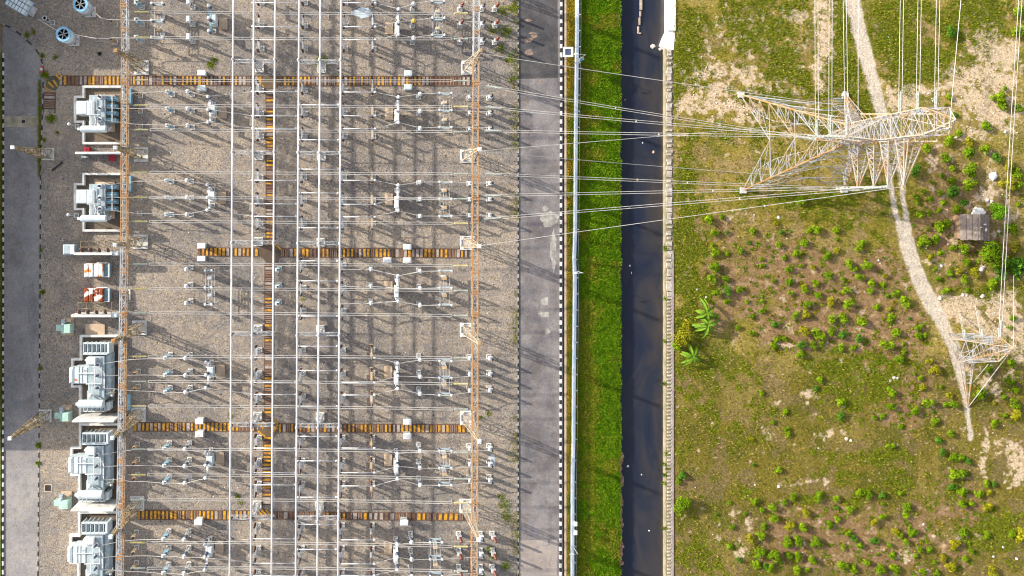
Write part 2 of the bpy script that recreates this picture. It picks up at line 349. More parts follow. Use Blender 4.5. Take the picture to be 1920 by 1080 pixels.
def splat(cx, cy, rx, ry, sd, n=22):
    r = random.Random(sd); ph = [r.uniform(0, 6.28) for _ in range(4)]
    return [(cx + rx*(1+0.18*math.sin(3*t+ph[0])+0.10*math.sin(7*t+ph[1]))*math.cos(t), cy + ry*(1+0.15*math.sin(4*t+ph[2])+0.1*math.sin(9*t+ph[3]))*math.sin(t)) for t in [2*math.pi*i/n for i in range(n)]]
for i, (x, y, rx, ry) in enumerate([(1030,411,17,14),(1022,391,6,5),(1038,470,6,36),(1025,565,13,7),(1022,590,12,5),(1026,622,6,5)]):
    flat('concrete_spill', splat(x, y, rx, ry, 40+i), -0.122+i*0.0004, mat('pale cement spill', (0.42,0.39,0.35), (0.22,0.21,0.20), 1.1, 0.9))
for i, (x, y, rx, ry) in enumerate([(990,38,9,4),(992,75,10,6),(992,98,11,9),(1002,68,9,5),(1012,152,5,4),(988,970,7,4),(999,62,12,3)]):
    flat('mud_stain', splat(x, y, rx*0.7, ry*0.7, 60+i), -0.1215+i*0.0004, mat('dried mud', (0.30,0.20,0.15), (0.16,0.13,0.12), 1.8, 0.9))
RS = random.Random(31)
for i, (x, y, rx, ry) in enumerate([(RS.uniform(980,1040), RS.uniform(160,1000), RS.uniform(3,9), RS.uniform(8,40)) for _ in range(22)] + [(985,440,9,22),(1005,440,9,16),(1000,480,20,12),(986,620,9,8),(1010,690,14,30),(985,800,12,9),(1035,560,7,40)]):
    flat('asphalt_stain', splat(x, y, rx, ry, 80+i), -0.1210+i*0.0004, asphalt('stained asphalt', (0.13,0.118,0.12), (0.215,0.195,0.195)))
for i, (x, y, rx, ry) in enumerate([(38,345,16,60),(60,600,8,70),(30,480,14,30),(52,740,10,60),(40,190,20,30)]):
    flat('asphalt_stain', splat(x, y, rx, ry, 180+i), -0.1200+i*0.0004, asphalt('service road stain', (0.20,0.185,0.185), (0.28,0.26,0.255)))
flat('drain_crossing', rag(4,218,78,217,8,1.2,5) + rag(78,237,4,238,8,1.2,6), -0.10, mat('crossing concrete', (0.44,0.38,0.29), (0.24,0.22,0.15), 0.6, 0.9, bump=0.02), 0.05)
# kerbs with painted blocks
def kerb(name, pts, w, z0, z1, step, ms=(kerbwhite, black), sd=0):
    b = MB(); r = random.Random(sd); k = 0
    P = [Vector((gx(x), gy(y), 0)) for x, y in pts]
    for i in range(len(P)-1):
        d = P[i+1]-P[i]; n = max(1, int(d.length/step)); u = d/n
        for j in range(n):
            a = P[i]+u*j; c = P[i]+u*(j+0.985); h = (z1-z0)
            b.bar((a.x,a.y,z0+h/2),(c.x,c.y,z0+h/2), w*r.uniform(0.96,1.0), k % 2, h+r.uniform(-0.01,0.01)); k += 1
    return struct(b.build(name, list(ms)))
kerb('kerb', [(1053,YT),(1051,1080),(1051,YB)], 0.42, -0.13, 0.06, 0.86, sd=1)
kerb('kerb', [(971.6,YT),(971.6,YB)], 0.26, -0.13, 0.04, 0.80, ms=(mat('dirty kerb', (0.42,0.40,0.36), (0.22,0.21,0.2), 1.2), black), sd=2)
kerb('kerb', [(-40,22),(0,42),(20,52),(40,66),(60,84),(74,102),(80,120),(81,165),(79,235),(76,300),(75,560),(73,840),(71,1080),(70,YB)], 0.25, -0.13, 0.05, 1.0, ms=(mat('dirty kerb', (0.42,0.40,0.36)), black), sd=3)
kerb('kerb', [(6,100),(5,YB)], 0.30, -0.13, 0.06, 0.9, sd=4)
flat('verge', [(-60,100),(3,100),(2,820),(1,YB),(-60,YB)], 0.0, grit('rough verge', ((0.07,0.12,0.015),(0.20,0.16,0.06)), s_fine=3, contrast=0.5), 0.3)
# roadside drain and grass verge
flat('roadside_drain', [(1053.5,YT),(1062,YT),(1062,YB),(1053.5,YB)], -0.34, mat('wet shaded drain bed', (0.03,0.028,0.035), (0.05,0.04,0.04), 1.0, 0.5))  # near-black bed holds the open drain's shade along with wet concrete
b = MB(); b.box(gx(1059), gy(YB), -0.36, gx(1062.4), gy(YT), 0.02); struct(b.build('drain_edge', mat('pinkish concrete', (0.48,0.36,0.29), (0.36,0.28,0.22), 0.8, 0.85)))
m_verge = grit('verge grass', ((0.16,0.125,0.015),(0.10,0.13,0.012)), s_fine=3, s_mid=0.4, s_big=0.08, contrast=0.4)
sheet('verge_ground', gx(1062), gx(1083), gy(YB), gy(YT), 0.6, [m_verge], lambda X, Y: 0.02+0.05*fnoise(X, Y, 1.5, 2, 5))
m_bank = grit('bank grass', ((0.085,0.120,0.003),(0.140,0.130,0.008)), s_fine=2.6, s_mid=0.5, s_big=0.07, contrast=0.4)
bank_edge = lambda Y: gx(1162.5) + 1.1*(fnoise(Y, Y*0, 3.0, 4, 9)-0.5)
def bankz(X, Y):
    t = (X - gx(1081))/(gx(1163)-gx(1081)); return 0.03 + 0.12*fnoise(X, Y, 2.0, 3, 6) - 0.25*np.clip(t-0.85, 0, 1)/0.15
sheet('grass_bank', gx(1081), gx(1162), gy(YB), gy(YT), 0.45, [m_bank], bankz)
# canal
def water_mat():
    m = bpy.data.materials.new('murky canal water'); nt, N, L, P = nodes_of(m)
    P.inputs['Roughness'].default_value = 0.2; P.inputs['Specular IOR Level'].default_value = 0.42
    geo = N.new('ShaderNodeNewGeometry'); sep = N.new('ShaderNodeSeparateXYZ'); L.new(geo.outputs['Position'], sep.inputs[0])
    mp = N.new('ShaderNodeMapping'); mp.inputs['Scale'].default_value = (1, 0.3, 1); L.new(geo.outputs['Position'], mp.inputs['Vector'])
    n = N.new('ShaderNodeTexNoise'); n.inputs['Scale'].default_value = 0.20; n.inputs['Detail'].default_value = 7; n.inputs['Distortion'].default_value = 1.3; L.new(mp.outputs[0], n.inputs['Vector'])
    mr = N.new('ShaderNodeMapRange'); mr.inputs['From Min'].default_value = gx(1165); mr.inputs['From Max'].default_value = gx(1245)   # mud tints the east side, bank shade painted bluer toward the west
    mr.inputs['To Min'].default_value = -0.12; mr.inputs['To Max'].default_value = 0.16; L.new(sep.outputs['X'], mr.inputs['Value'])
    ad = N.new('ShaderNodeMath'); ad.operation = 'ADD'; L.new(n.outputs['Fac'], ad.inputs[0]); L.new(mr.outputs[0], ad.inputs[1])
    r = N.new('ShaderNodeValToRGB'); e = r.color_ramp.elements
    e[0].position = 0.40; e[0].color = (0.011,0.016,0.034,1); e[1].position = 0.86; e[1].color = (0.050,0.041,0.036,1)
    k = r.color_ramp.elements.new(0.58); k.color = (0.020,0.023,0.036,1)
    L.new(ad.outputs[0], r.inputs['Fac']); L.new(r.outputs[0], P.inputs['Base Color'])
    n2 = N.new('ShaderNodeTexNoise'); n2.inputs['Scale'].default_value = 1.6; n2.inputs['Detail'].default_value = 3; L.new(mp.outputs[0], n2.inputs['Vector'])
    bp = N.new('ShaderNodeBump'); bp.inputs['Strength'].default_value = 0.3; bp.inputs['Distance'].default_value = 0.05; L.new(n2.outputs['Fac'], bp.inputs['Height']); L.new(bp.outputs[0], P.inputs['Normal'])
    return m
w = MB(); w.add([(gx(1145),gy(YB),-1.3),(gx(1275),gy(YB),-1.3),(gx(1275),gy(YT),-1.3),(gx(1145),gy(YT),-1.3)], [(0,1,2,3)])
struct(w.build('water', water_mat()))
# west bank of the canal: earth face under the grass
b = MB(); b.box(gx(1150), gy(YB), -2.6, gx(1161.5), gy(YT), -0.12); b_ = b.build('canal_bank', mat('bank earth', (0.16,0.10,0.07), (0.24,0.14,0.10), 0.5, 0.9)); struct(b_)
r = random.Random(5); b = MB()
for i in range(46):
    y = 852+i*4.6; x = 1164.5+1.5*math.sin(i*0.7)+r.uniform(-1,1)
    if y < 1062: b.cbox(gx(x), gy(y), -2.3, 0.9+r.uniform(-.2,.3), 0.55, 1.5+r.uniform(0,.5))
tag(b.build('bank_revetment', mat('brick pink earth', (0.34,0.19,0.15), (0.24,0.14,0.11), 0.8, 0.9)), 'pinkish broken bank edging along the grassy side of the canal, lower end', 'revetment')
# east retaining wall
rw = empty('retaining_wall', (gx(1256), gy(540), 0), 'long concrete canal wall with a ribbed rubble top along the orchard side', 'wall')
b = MB(); b.box(gx(1248), gy(YB), -2.6, gx(1262), gy(92), 0.0); b.build('wall_body', mat('mossy wall concrete', (0.27,0.22,0.15), (0.17,0.16,0.09), 0.7, 0.9, bump=0.02), rw, (gx(1256), gy(540), 0))
b = MB(); b.box(gx(1258.5), gy(YB), 0.0, gx(1262.5), gy(470), 0.22); b.build('wall_cap', mat('mauve stained cap', (0.36,0.29,0.29), (0.25,0.20,0.21), 0.8, 0.85), rw, (gx(1256), gy(540), 0))
b = MB(); r = random.Random(9); y = 96
while y < 1130:
    ribbed = y > 560
    w_ = 0.62 if ribbed else r.uniform(0.5, 1.2)
    b.cbox(gx(1254.2 + r.uniform(-0.6, 0.6)), gy(y), 0.0, r.uniform(0.65, 0.85) if ribbed else r.uniform(0.7, 1.25), 0.3 if ribbed else w_*0.8, 0.16 + r.uniform(0, .12), 0)
    y += 6.6 if ribbed else r.uniform(5, 11)
b.build('rubble_coping', mat('rubble coping stone', (0.50,0.45,0.41), (0.26,0.22,0.18), 1.4, 0.9), rw, (gx(1256), gy(540), 0))
wn = MB(); wn.box(gx(1251), gy(58), -2.6, gx(1266), gy(YT), 0.25)
wn.poly([(gx(1251),gy(58)),(gx(1247),gy(66)),(gx(1240),gy(84)),(gx(1252),gy(94)),(gx(1262.5),gy(94)),(gx(1266),gy(58))], -2.6, 0.1)
tag(wn.build('retaining_wall', limewash, None, (gx(1258), gy(30), 0)), 'white limewashed wall ending in a broken corner at the canal top', 'wall')
b = MB()
for (x0, y0, x1, y1) in [(1204,-80,1208,16),(1203.5,18,1206,28),(1202,30,1204.5,44),(1199.5,47,1202,60),(1202,58.5,1206,61)]:
    b.box(gx(x0), gy(y1), -2.4, gx(x1), gy(y0), -1.05)
tag(b.build('broken_wall', mat('old wall crest', (0.50,0.40,0.30), (0.25,0.2,0.16), 1.0, 0.9), None, (gx(1205), gy(10), -2)), 'thin broken old wall crest standing in the dark canal water', 'wall remains')
# ------------------------------------------------------------------ the field east of the canal
GREEN = [(1285,95,32,60,1),(1300,40,40,26,.7),(1268,150,14,60,1),(1372,20,32,22,.85),(1430,20,40,24,.8),(1420,60,46,36,.95),(1452,50,40,30,.8),(1488,22,30,24,.8),(1402,122,26,14,.7),(1470,120,44,40,.85),(1505,140,18,50,.8),(1445,175,60,18,.7),
 (1578,60,20,120,.9),(1590,150,26,60,1),(1612,190,26,36,.9),(1650,40,20,60,.7),(1668,80,40,70,.75),(1718,110,60,50,.9),(1700,30,60,30,.7),(1785,60,32,50,.9),(1850,25,60,34,.85),(1815,90,40,24,.6),(1560,140,14,60,.7),(1545,170,30,16,.7),
 (1282,350,28,60,1),(1300,390,34,26,.9),(1282,430,24,60,.95),(1285,480,30,50,.9),(1296,540,32,40,.95),(1285,600,26,40,.9),(1275,300,16,26,.8),(1290,660,26,26,.7),(1380,245,60,24,.45),(1300,255,30,16,.5),
 (1500,375,110,22,.75),(1560,400,60,20,.65),(1450,395,30,18,.5),(1640,350,40,30,.5),(1650,400,24,50,.45),(1690,395,20,30,.3),
 (1350,690,80,30,.55),(1330,640,40,20,.5),(1590,690,60,24,.7),(1640,710,50,36,.95),(1610,740,60,40,.7),(1540,690,40,20,.6),(1300,760,40,40,.5),(1330,800,60,18,.4),(1400,830,70,24,.35),(1420,760,40,20,.4),
 (1622,926,26,12,.8),(1530,932,30,10,.8),(1650,860,60,20,.6),(1590,890,60,12,.5),(1700,900,60,30,.45),(1760,930,50,26,.45),(1860,1010,60,40,.7),(1280,840,20,30,.6),(1330,1030,60,50,.5),(1290,1060,40,20,.5),(1380,930,60,20,.4),
 (1760,560,20,10,.5),(1860,545,40,16,.7),(1830,595,18,30,.45),(1885,690,26,50,.5),(1840,640,30,20,.3),(1800,700,14,40,.3),(1890,790,30,30,.4),(1720,640,30,10,.4),(1600,785,80,14,.4)]
SAND = [(1390,130,130,120,.30),(1330,200,70,40,.3),(1330,135,60,26,.5),(1345,165,55,22,.6),(1335,195,70,20,.75),(1375,205,60,22,.8),(1300,200,30,16,.6),(1380,90,36,14,.5),(1500,35,26,16,.7),(1395,140,40,22,.6),(1430,160,40,20,.6),(1340,50,40,18,.4),(1372,36,20,10,.5),(1480,165,26,10,.4),
 (1548,60,12,80,.9),(1535,110,7,70,.9),(1540,20,14,30,.8),
 (1700,182,30,26,1),(1730,168,60,12,.8),(1850,90,30,40,.75),(1870,110,40,36,.95),(1830,140,50,26,1),(1800,155,40,14,.9),(1880,150,30,30,.9),(1830,185,40,30,.8),(1865,215,40,30,1),(1840,250,30,20,.7),(1890,245,20,20,.7),(1800,190,26,20,.6),(1775,290,24,20,.5),(1750,300,14,16,.6),(1780,220,20,12,.5),
 (1860,340,16,30,.7),(1850,370,26,20,.7),(1803,395,14,12,.6),(1838,390,20,8,.6),(1895,410,20,24,.5),(1793,430,12,24,.6),(1840,445,50,10,.4),(1830,500,26,8,.4),(1740,490,10,30,.5),(1760,500,20,14,.4),
 (1790,575,30,24,.9),(1815,580,22,26,1),(1840,565,20,10,.7),(1880,575,30,30,.9),(1900,610,26,30,1),(1855,620,34,16,.9),(1830,608,24,10,.8),(1820,690,24,20,.6),(1880,652,26,14,.7),(1900,650,14,30,.8),(1845,712,16,24,.7),(1865,730,14,20,.6),(1895,705,16,12,.5),(1775,556,14,10,.6),
 (1900,865,16,30,.9),(1912,885,14,26,.8),(1870,840,20,14,.5),(1810,800,14,10,.4),(1851,835,7,22,.9),(1848,880,6,14,.7),
 (1698,1045,13,12,.8),(1650,1050,14,8,.4),(1470,560,14,10,.5),(1478,612,12,10,.6),(1518,745,11,12,.7),(1612,548,16,9,.6),(1455,750,10,8,.5),(1560,812,24,8,.5),(1440,815,20,10,.3),(1500,905,60,5,.5),(1400,980,10,14,.5),(1392,1030,12,14,.6),(1375,965,20,8,.4),(1345,1010,16,8,.3),(1470,470,10,8,.5),(1440,440,8,8,.5),(1385,410,18,10,.4),(1350,470,12,8,.2),(1640,480,10,12,.3),(1490,650,60,8,.4),(1790,1000,26,10,.4),(1830,1000,20,8,.4)]
SOIL = [(1400,520,90,110,.8),(1360,440,40,40,.8),(1320,470,14,140,.7),(1500,520,120,80,.9),(1600,590,120,80,.95),(1500,620,90,50,.9),(1650,520,70,60,.9),(1700,620,50,70,.95),(1640,660,60,30,.8),(1700,760,40,60,.8),(1680,790,60,20,.7),(1750,700,30,60,.7),
 (1790,330,100,90,.75),(1760,430,70,70,.85),(1840,470,60,50,.8),(1800,520,60,40,.7),(1880,400,30,60,.6),(1870,500,50,30,.6),(1880,740,40,60,.55),(1850,800,60,30,.5),
 (1560,1000,140,60,.85),(1470,1010,50,60,.85),(1640,1040,120,50,.9),(1720,1000,60,50,.8),(1800,1040,60,40,.8),(1800,960,60,40,.75),(1790,900,50,30,.6),(1420,1040,30,40,.6),(1400,960,40,30,.5),(1480,950,60,24,.7),(1330,870,40,12,.5),(1290,905,30,20,.6),(1580,300,40,30,.3)]
PATHS = [([(1588,-420),(1594,-60),(1597,0),(1611,60),(1630,130),(1646,190),(1655,218)], [36,32,30,28,25,22,20]),
 ([(1649,214),(1658,260),(1667,325),(1675,380),(1686,430)], [7,8,8,9,11]), ([(1664,214),(1678,270),(1688,330),(1694,385),(1704,430)], [8,9,9,9,11]),
 ([(1694,425),(1700,455),(1712,495),(1727,535),(1746,570),(1766,605),(1788,650)], [22,28,28,30,30,26,21]), ([(1788,650),(1797,690),(1806,730),(1812,765),(1816,795),(1820,822)], [20,17,13,9,9,10])]
def segdist(PX, PY, pts, ws):
    best = np.full(PX.shape, 1e9)
    for i in range(len(pts)-1):
        (x0, y0), (x1, y1) = pts[i], pts[i+1]; dx, dy = x1-x0, y1-y0
        t = np.clip(((PX-x0)*dx+(PY-y0)*dy)/(dx*dx+dy*dy), 0, 1); wd = (ws[i]*(1-t)+ws[i+1]*t)/2
        best = np.minimum(best, np.hypot(PX-x0-t*dx, PY-y0-t*dy) - wd)
    return best
def mask(L_, PX, PY, jit):
    m = np.zeros(PX.shape)
    for (cx, cy, rx, ry, w_) in L_:
        sel = (np.abs(PX-cx) < rx*2.2) & (np.abs(PY-cy) < ry*2.2)
        if not sel.any(): continue
        d = ((PX[sel]-cx)/rx)**2 + ((PY[sel]-cy)/ry)**2
        m[sel] = np.maximum(m[sel], w_*np.exp(-d*0.7))
    return m
def field_masks(X, Y):
    PX = X/S + NX; PY = -Y/S + NY
    jx = 26*(fnoise(X, Y, 5, 4, 21)-0.5); jy = 26*(fnoise(X, Y, 5, 4, 25)-0.5)
    n1 = 0.5+0.62*(fnoise(X, Y, 2.6, 4, 31)-0.5)+0.62*(fnoise(X, Y, 0.9, 3, 35)-0.5); n2 = 0.5+0.55*(fnoise(X, Y, 1.6, 4, 41)-0.5)+0.65*(fnoise(X, Y, 0.7, 3, 45)-0.5); n3 = fnoise(X, Y, 6, 4, 51)
    g = sstep(0.42, 0.62, mask(GREEN, PX+jx, PY+jy, 0) + (n1-0.5)*1.7 + 0.10)
    s = sstep(0.42, 0.66, mask(SAND, PX+jx, PY+jy, 0) + (n2-0.5)*1.75 + 0.07)
    so = sstep(0.35, 0.75, mask(SOIL, PX+jx, PY+jy, 0) + (n3-0.5)*0.7 + (n2-0.5)*0.5)
    p = np.full(PX.shape, 1e9)
    for pts, ws in PATHS: p = np.minimum(p, segdist(PX, PY, pts, ws))
    p = 1 - sstep(-1.5, 1.8, p + 6*(fnoise(X, Y, 1.5, 4, 61)-0.5))
    return g, s, so, p, n1, n2
def lerp(a, c, t): return a*(1-t[..., None]) + np.array(c)*t[..., None]
def field_col(X, Y):
    g, s, so, p, n1, n2 = field_masks(X, Y)
    n4 = fnoise(X, Y, 9, 4, 71)
    c = lerp(np.ones(X.shape+(3,))*np.array((0.215,0.175,0.030)), (0.31,0.235,0.070), sstep(0.4, 0.65, n4)); n5 = fnoise(X, Y, 4.5, 5, 77); c = lerp(c, (0.125,0.130,0.018), sstep(0.46, 0.62, n5)*0.75); c = lerp(c, (0.27,0.185,0.10), sstep(0.52, 0.66, fnoise(X, Y, 3.2, 5, 79))*0.6)
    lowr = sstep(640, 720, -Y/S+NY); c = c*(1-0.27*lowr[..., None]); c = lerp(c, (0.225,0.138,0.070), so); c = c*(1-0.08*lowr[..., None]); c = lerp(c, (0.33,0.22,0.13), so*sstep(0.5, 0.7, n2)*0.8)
    c = lerp(c, (0.125,0.135,0.010), g*0.88)
    c = lerp(c, (0.52,0.40,0.28), s*0.92)
    c = lerp(c, (0.49,0.42,0.34), p); c = lerp(c, (0.40,0.34,0.28), p*sstep(0.48, 0.7, n1)*0.6)
    return c
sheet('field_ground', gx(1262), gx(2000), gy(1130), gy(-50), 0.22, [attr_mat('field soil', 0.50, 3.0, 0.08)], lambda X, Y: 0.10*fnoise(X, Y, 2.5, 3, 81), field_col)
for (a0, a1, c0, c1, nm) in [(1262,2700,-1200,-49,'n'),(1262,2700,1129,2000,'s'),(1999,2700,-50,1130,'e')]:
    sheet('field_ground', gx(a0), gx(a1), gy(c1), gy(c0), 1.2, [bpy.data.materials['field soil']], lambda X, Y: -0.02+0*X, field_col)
# grass growing on the field, the bank, the verges
grassm = [mat('grass blade', (0.120,0.145,0.006), (0.175,0.175,0.010), 1.0, 0.6, island=0.5, spec=0.04), mat('dry grass blade', (0.235,0.180,0.030), (0.18,0.150,0.022), 1.0, 0.7, island=0.45, spec=0.04),
          mat('lush grass blade', (0.055,0.132,0.002), (0.105,0.185,0.004), 1.0, 0.55, island=0.5, spec=0.04), mat('straw blade', (0.38,0.30,0.15), (0.30,0.24,0.11), 1.0, 0.7, island=0.4, spec=0.04)]
def field_grass():
    n = 330000
    X = RNG.uniform(gx(1263), gx(1975), n); Y = RNG.uniform(gy(1120), gy(-40), n)
    g, s, so, p, n1, n2 = field_masks(X, Y)
    dens = np.clip(0.55*g + 0.22*(1-so)*(1-s) + 0.10*so + 0.07*s, 0, 1)*(1-p)
    keep = RNG.random(n) < dens
    X, Y, g, s, so, n2 = X[keep], Y[keep], g[keep], s[keep], so[keep], n2[keep]
    u = RNG.random(len(X)); mi = np.where(u < 0.15+0.75*g, 0, 1); mi = np.where((u > 0.965), 3, mi); mi = np.where((g > 0.8) & (u < 0.25), 2, mi)
    return blades('grass', X, Y, np.zeros(len(X))+0.05, 0.50, 0.055, grassm, mi)
tag(field_grass(), 'patchy green and straw grass over the orchard ground', 'grass')
def bank_grass():
    n = 165000
    X = RNG.uniform(gx(1081.5), gx(1164), n); Y = RNG.uniform(gy(1100), gy(-20), n)
    keep = X < bank_edge(Y)+0.25; X, Y = X[keep], Y[keep]
    t = (X/S+NX-1081)/82; u = RNG.random(len(X)); pn = fnoise(X, Y, 4, 4, 91); py_ = -Y/S+NY
    dry = sstep(0.5, 0.62, pn + np.where((t < 0.42) & (py_ > 560), 0.16, -0.06) + np.where((t < 0.5) & (py_ > 100) & (py_ < 200), 0.2, 0))
    mi = np.where(u < 0.62*dry, 0, 2); mi = np.where(u < 0.22*dry, 1, mi)
    k2 = RNG.random(len(X)) < 1-0.55*dry
    X, Y, mi = X[k2], Y[k2], mi[k2]
    hn_ = fnoise(X, Y, 1.8, 3, 93); return blades('grass', X, Y, bankz(X, Y), 0.38*(0.35+1.3*hn_), 0.055, grassm, mi, tilt=(0.1, 0.9))
tag(bank_grass(), 'lush green grass on the strip between the boundary wall and the canal', 'grass')
def verge_grass():
    n = 26000
    X = RNG.uniform(gx(1063), gx(1077), n); Y = RNG.uniform(gy(1100), gy(-20), n); py_ = -Y/S+NY; u = RNG.random(n)
    lush = sstep(0.45, 0.6, fnoise(X, Y, 5, 3, 97) + np.where((py_ > 225) & (py_ < 420), 0.2, -0.05))
    mi = np.where(u < 0.25+0.6*lush, 0, 1); mi = np.where(u < 0.3*lush, 2, mi)
    return blades('grass', X, Y, np.zeros(n)+0.04, 0.34, 0.05, [grassm[0], mat('orange dry blade', (0.34,0.22,0.02), (0.26,0.19,0.02), 1, 0.7, island=0.4, spec=0.04), grassm[2]], mi)
tag(verge_grass(), 'yellow green grass on the narrow verge beside the kerb', 'grass')
def weeds():
    xs = []; ys = []
    for (x, y, r_, k) in [(104,108,4,60),(84,140,7,260),(96,222,9,260),(83,262,3,60),(78,205,3,70),(79,105,4,90),(74,300,3,40),(77,470,3,40),(395,122,7,160),(402,112,5,80),(603,116,12,330),(80,548,4,120),(76,690,3,80),(72,835,3.5,180),(72,868,3,150),(64,60,4,60),(51,66,5,90),(925,55,9,120),(942,20,12,200),(950,60,12,240),(938,90,10,150),(955,110,10,180),(960,150,8,60),(962,15,8,150),(915,775,4,60),(900,782,3,40),(938,930,6,60),(945,945,12,180),(950,970,12,160),(925,1040,8,120),(948,1060,10,160),(918,1030,5,80),(432,780,4,50),(445,930,5,50),(450,940,5,60),(107,248,3,40),(568,560,4,20),(150,150,5,8),(1247,465,5,130),(1246,560,3,40),(1245,640,3,60),(1245,720,3,80),(1246,890,3,120),(1243,870,3,80),(1243,905,3,60),(1250,850,4,60),(1252,880,4,60),(1245,990,3,60)]:
        xs.append(gx(x)+RNG.normal(0, r_*0.5*S, k)); ys.append(gy(y)+RNG.normal(0, r_*0.5*S, k))
    X = np.concatenate(xs); Y = np.concatenate(ys); u = RNG.random(len(X))
    return blades('weeds', X, Y, np.zeros(len(X))+0.01, 0.42, 0.055, [leafs[1], leafs[3], leafs[0]], np.where(u < 0.4, 0, np.where(u < 0.8, 1, 2)), tilt=(0.2, 1.1))
tag(weeds(), 'scattered weeds in the yard gravel and along its kerbs', 'weeds')
# grit and tufts caught at the yard's edge
def edge_scrub():
    n = 5200; Y = RNG.uniform(gy(1090), gy(-10), n); X = gx(971) - np.abs(RNG.normal(0, 0.9, n)); k = fnoise(X, Y, 6, 3, 99) > 0.5; X, Y = X[k], Y[k]
    X2 = gx(1) + np.abs(RNG.normal(0, 0.25, 2500)); Y2 = RNG.uniform(gy(800), gy(150), 2500)
    X = np.concatenate([X, gx(75.5)-np.abs(RNG.normal(0, .18, 1800)), X2]); Y = np.concatenate([Y, RNG.uniform(gy(330), gy(150), 1800), Y2]); u = RNG.random(len(X))
    return blades('scrub', X, Y, np.zeros(len(X)), 0.35, 0.05, [grassm[1], leafs[3], leafs[1]], np.where(u < 0.45, 0, np.where(u < 0.75, 1, 2)))
tag(edge_scrub(), 'dry scrub grass fringing the gravel edge and the service road kerb', 'scrub')

def ground_cover():
    xs = []; ys = []; ms = []
    CX, CY = RNG.uniform(gx(1300), gx(1910), 5000), RNG.uniform(gy(1078), gy(420), 5000)
    g, s, so, p, n1, n2 = field_masks(CX, CY); ok = np.where((p < .1) & (so > .35))[0][:760]
    for q in ok:
        x, y = NX+CX[q]/S, NY-CY[q]/S
        r_ = RNG.uniform(.10, .42); k = int(10+90*r_); xs.append(gx(x)+RNG.normal(0, r_*.6, k)); ys.append(gy(y)+RNG.normal(0, r_*.6, k)); ms.append(np.full(k, RNG.choice([0,1,2,3], p=[.35,.3,.2,.15])))
    X = np.concatenate(xs); return blades('ground_cover', X, np.concatenate(ys), np.full(len(X), .06), .34, .06, [leafs[1], leafs[3], leafs[0], grassm[1]], np.concatenate(ms), tilt=(.15, 1.0))
tag(ground_cover(), 'low weedy tufts scattered between the planted bushes', 'ground cover')
# ------------------------------------------------------------------ boundary wall, lamps
bw = empty('boundary_wall', at(1074, 540), 'long pale blue boundary wall with bracket posts between verge and grass strip', 'wall')
WP = [(x+3.2, y) for x, y in [(1077.5,YT),(1077.2,60),(1075.5,180),(1074.2,300),(1073.5,430),(1071.5,486),(1073.0,520),(1071.0,700),(1070.2,820),(1068.5,900),(1068.2,1080),(1067.5,YB)]]
b = MB(); WH = 1.05
for i in range(len(WP)-1):
    a, c = WP[i], WP[i+1]; n = max(1, int(abs(c[1]-a[1])*S/3.3))
    for j in range(n):
        p = (gx(a[0]+(c[0]-a[0])*j/n), gy(a[1]+(c[1]-a[1])*j/n)); q = (gx(a[0]+(c[0]-a[0])*(j+.992)/n), gy(a[1]+(c[1]-a[1])*(j+.992)/n))
        b.bar((p[0],p[1],WH/2),(q[0],q[1],WH/2), 0.55, 0, WH)
b.build('panel', wallblue, bw, at(1074, 540))
b = MB(); b2 = MB()
for i in range(len(WP)-1):
    a, c = WP[i], WP[i+1]; n = max(1, int(abs(c[1]-a[1])*S/3.3))
    for j in range(n):
        x, y = gx(a[0]+(c[0]-a[0])*j/n), gy(a[1]+(c[1]-a[1])*j/n)
        b.box(x+0.28, y-0.12, 0, x+0.46, y+0.12, WH+0.1); b2.bar((x+0.35,y,WH-.1),(x-0.25,y+0.05,WH+0.2), 0.06); b2.bar((x+0.35,y,WH+.1),(x+0.6,y+0.0,WH+0.25), 0.05)
    for dx_, dz_ in ((-0.22, 0.2), (0.58, 0.25)):
        b2.bar((gx(a[0])+dx_, gy(a[1]), WH+dz_), (gx(c[0])+dx_, gy(c[1]), WH+dz_), 0.025)
b.build('post', mat('blue grey post', (0.24,0.30,0.38), (0.30,0.35,0.42), 1), bw, at(1074, 540)); b2.build('barbed_wire', galv, bw, at(1074, 540))
def street_lamp(x, y, z, hx, label, two=False):
    base = at(x, y, 0) ; t = empty('street_lamp', base, label, 'lamp', 'lamps standing along the boundary wall')
    b = MB(); b.tube([(0,0,0),(0,0,z)], [0.09,0.06], 8); b.tube([(0,0,z-.1),(-0.5,0,z+.15),(hx,0,z+.2)], 0.045, 6); b.build('pole', galvlight, t)
    b = MB(); b.lathe([(0.05,0),(0.17,0.15),(0.2,0.6),(0.12,0.95),(0.04,1.0)], (hx+0.1,0,z+0.2), 10, 0, (-1,0,0.03)); b.build('lamp_head', white, t, None, None)
    return t
street_lamp(1079, 508, 5.2, -1.25, 'white lamp on an arm over the verge, upper of the wall lamps')
street_lamp(1071.5, 1020, 4.2, -0.9, 'white lamp on an arm over the verge, lowest of the wall lamps')
street_lamp(1083, 113, 5.2, -1.5, 'pale lamp arm beside the solar panel over the verge')
def flood(x, y, label):
    t = empty('floodlight', at(x, y, 0), label, 'floodlight', 'small floodlights on the boundary wall')
    b = MB(); b.tube([(0,0,0),(0,0,3.1)], 0.06, 6); b.build('pole', galv, t)
    b = MB(); b.bev(-0.55,-0.42,3.0,0.12,0.42,3.35,0.1); b.build('lamp_head', white, t)
flood(1072.5, 970, 'small white floodlight on the wall, upper of the low pair'); flood(1072.5, 986, 'small white floodlight on the wall, lower of the low pair')
t = empty('solar_panel_post', at(1052, 108), 'solar panel with a white frame on a post at the kerb', 'solar panel')
b = MB(); b.tube([(0,0,-.13),(0,0,4.9)], 0.08, 8); b.build('pole', galv, t)
b = MB()
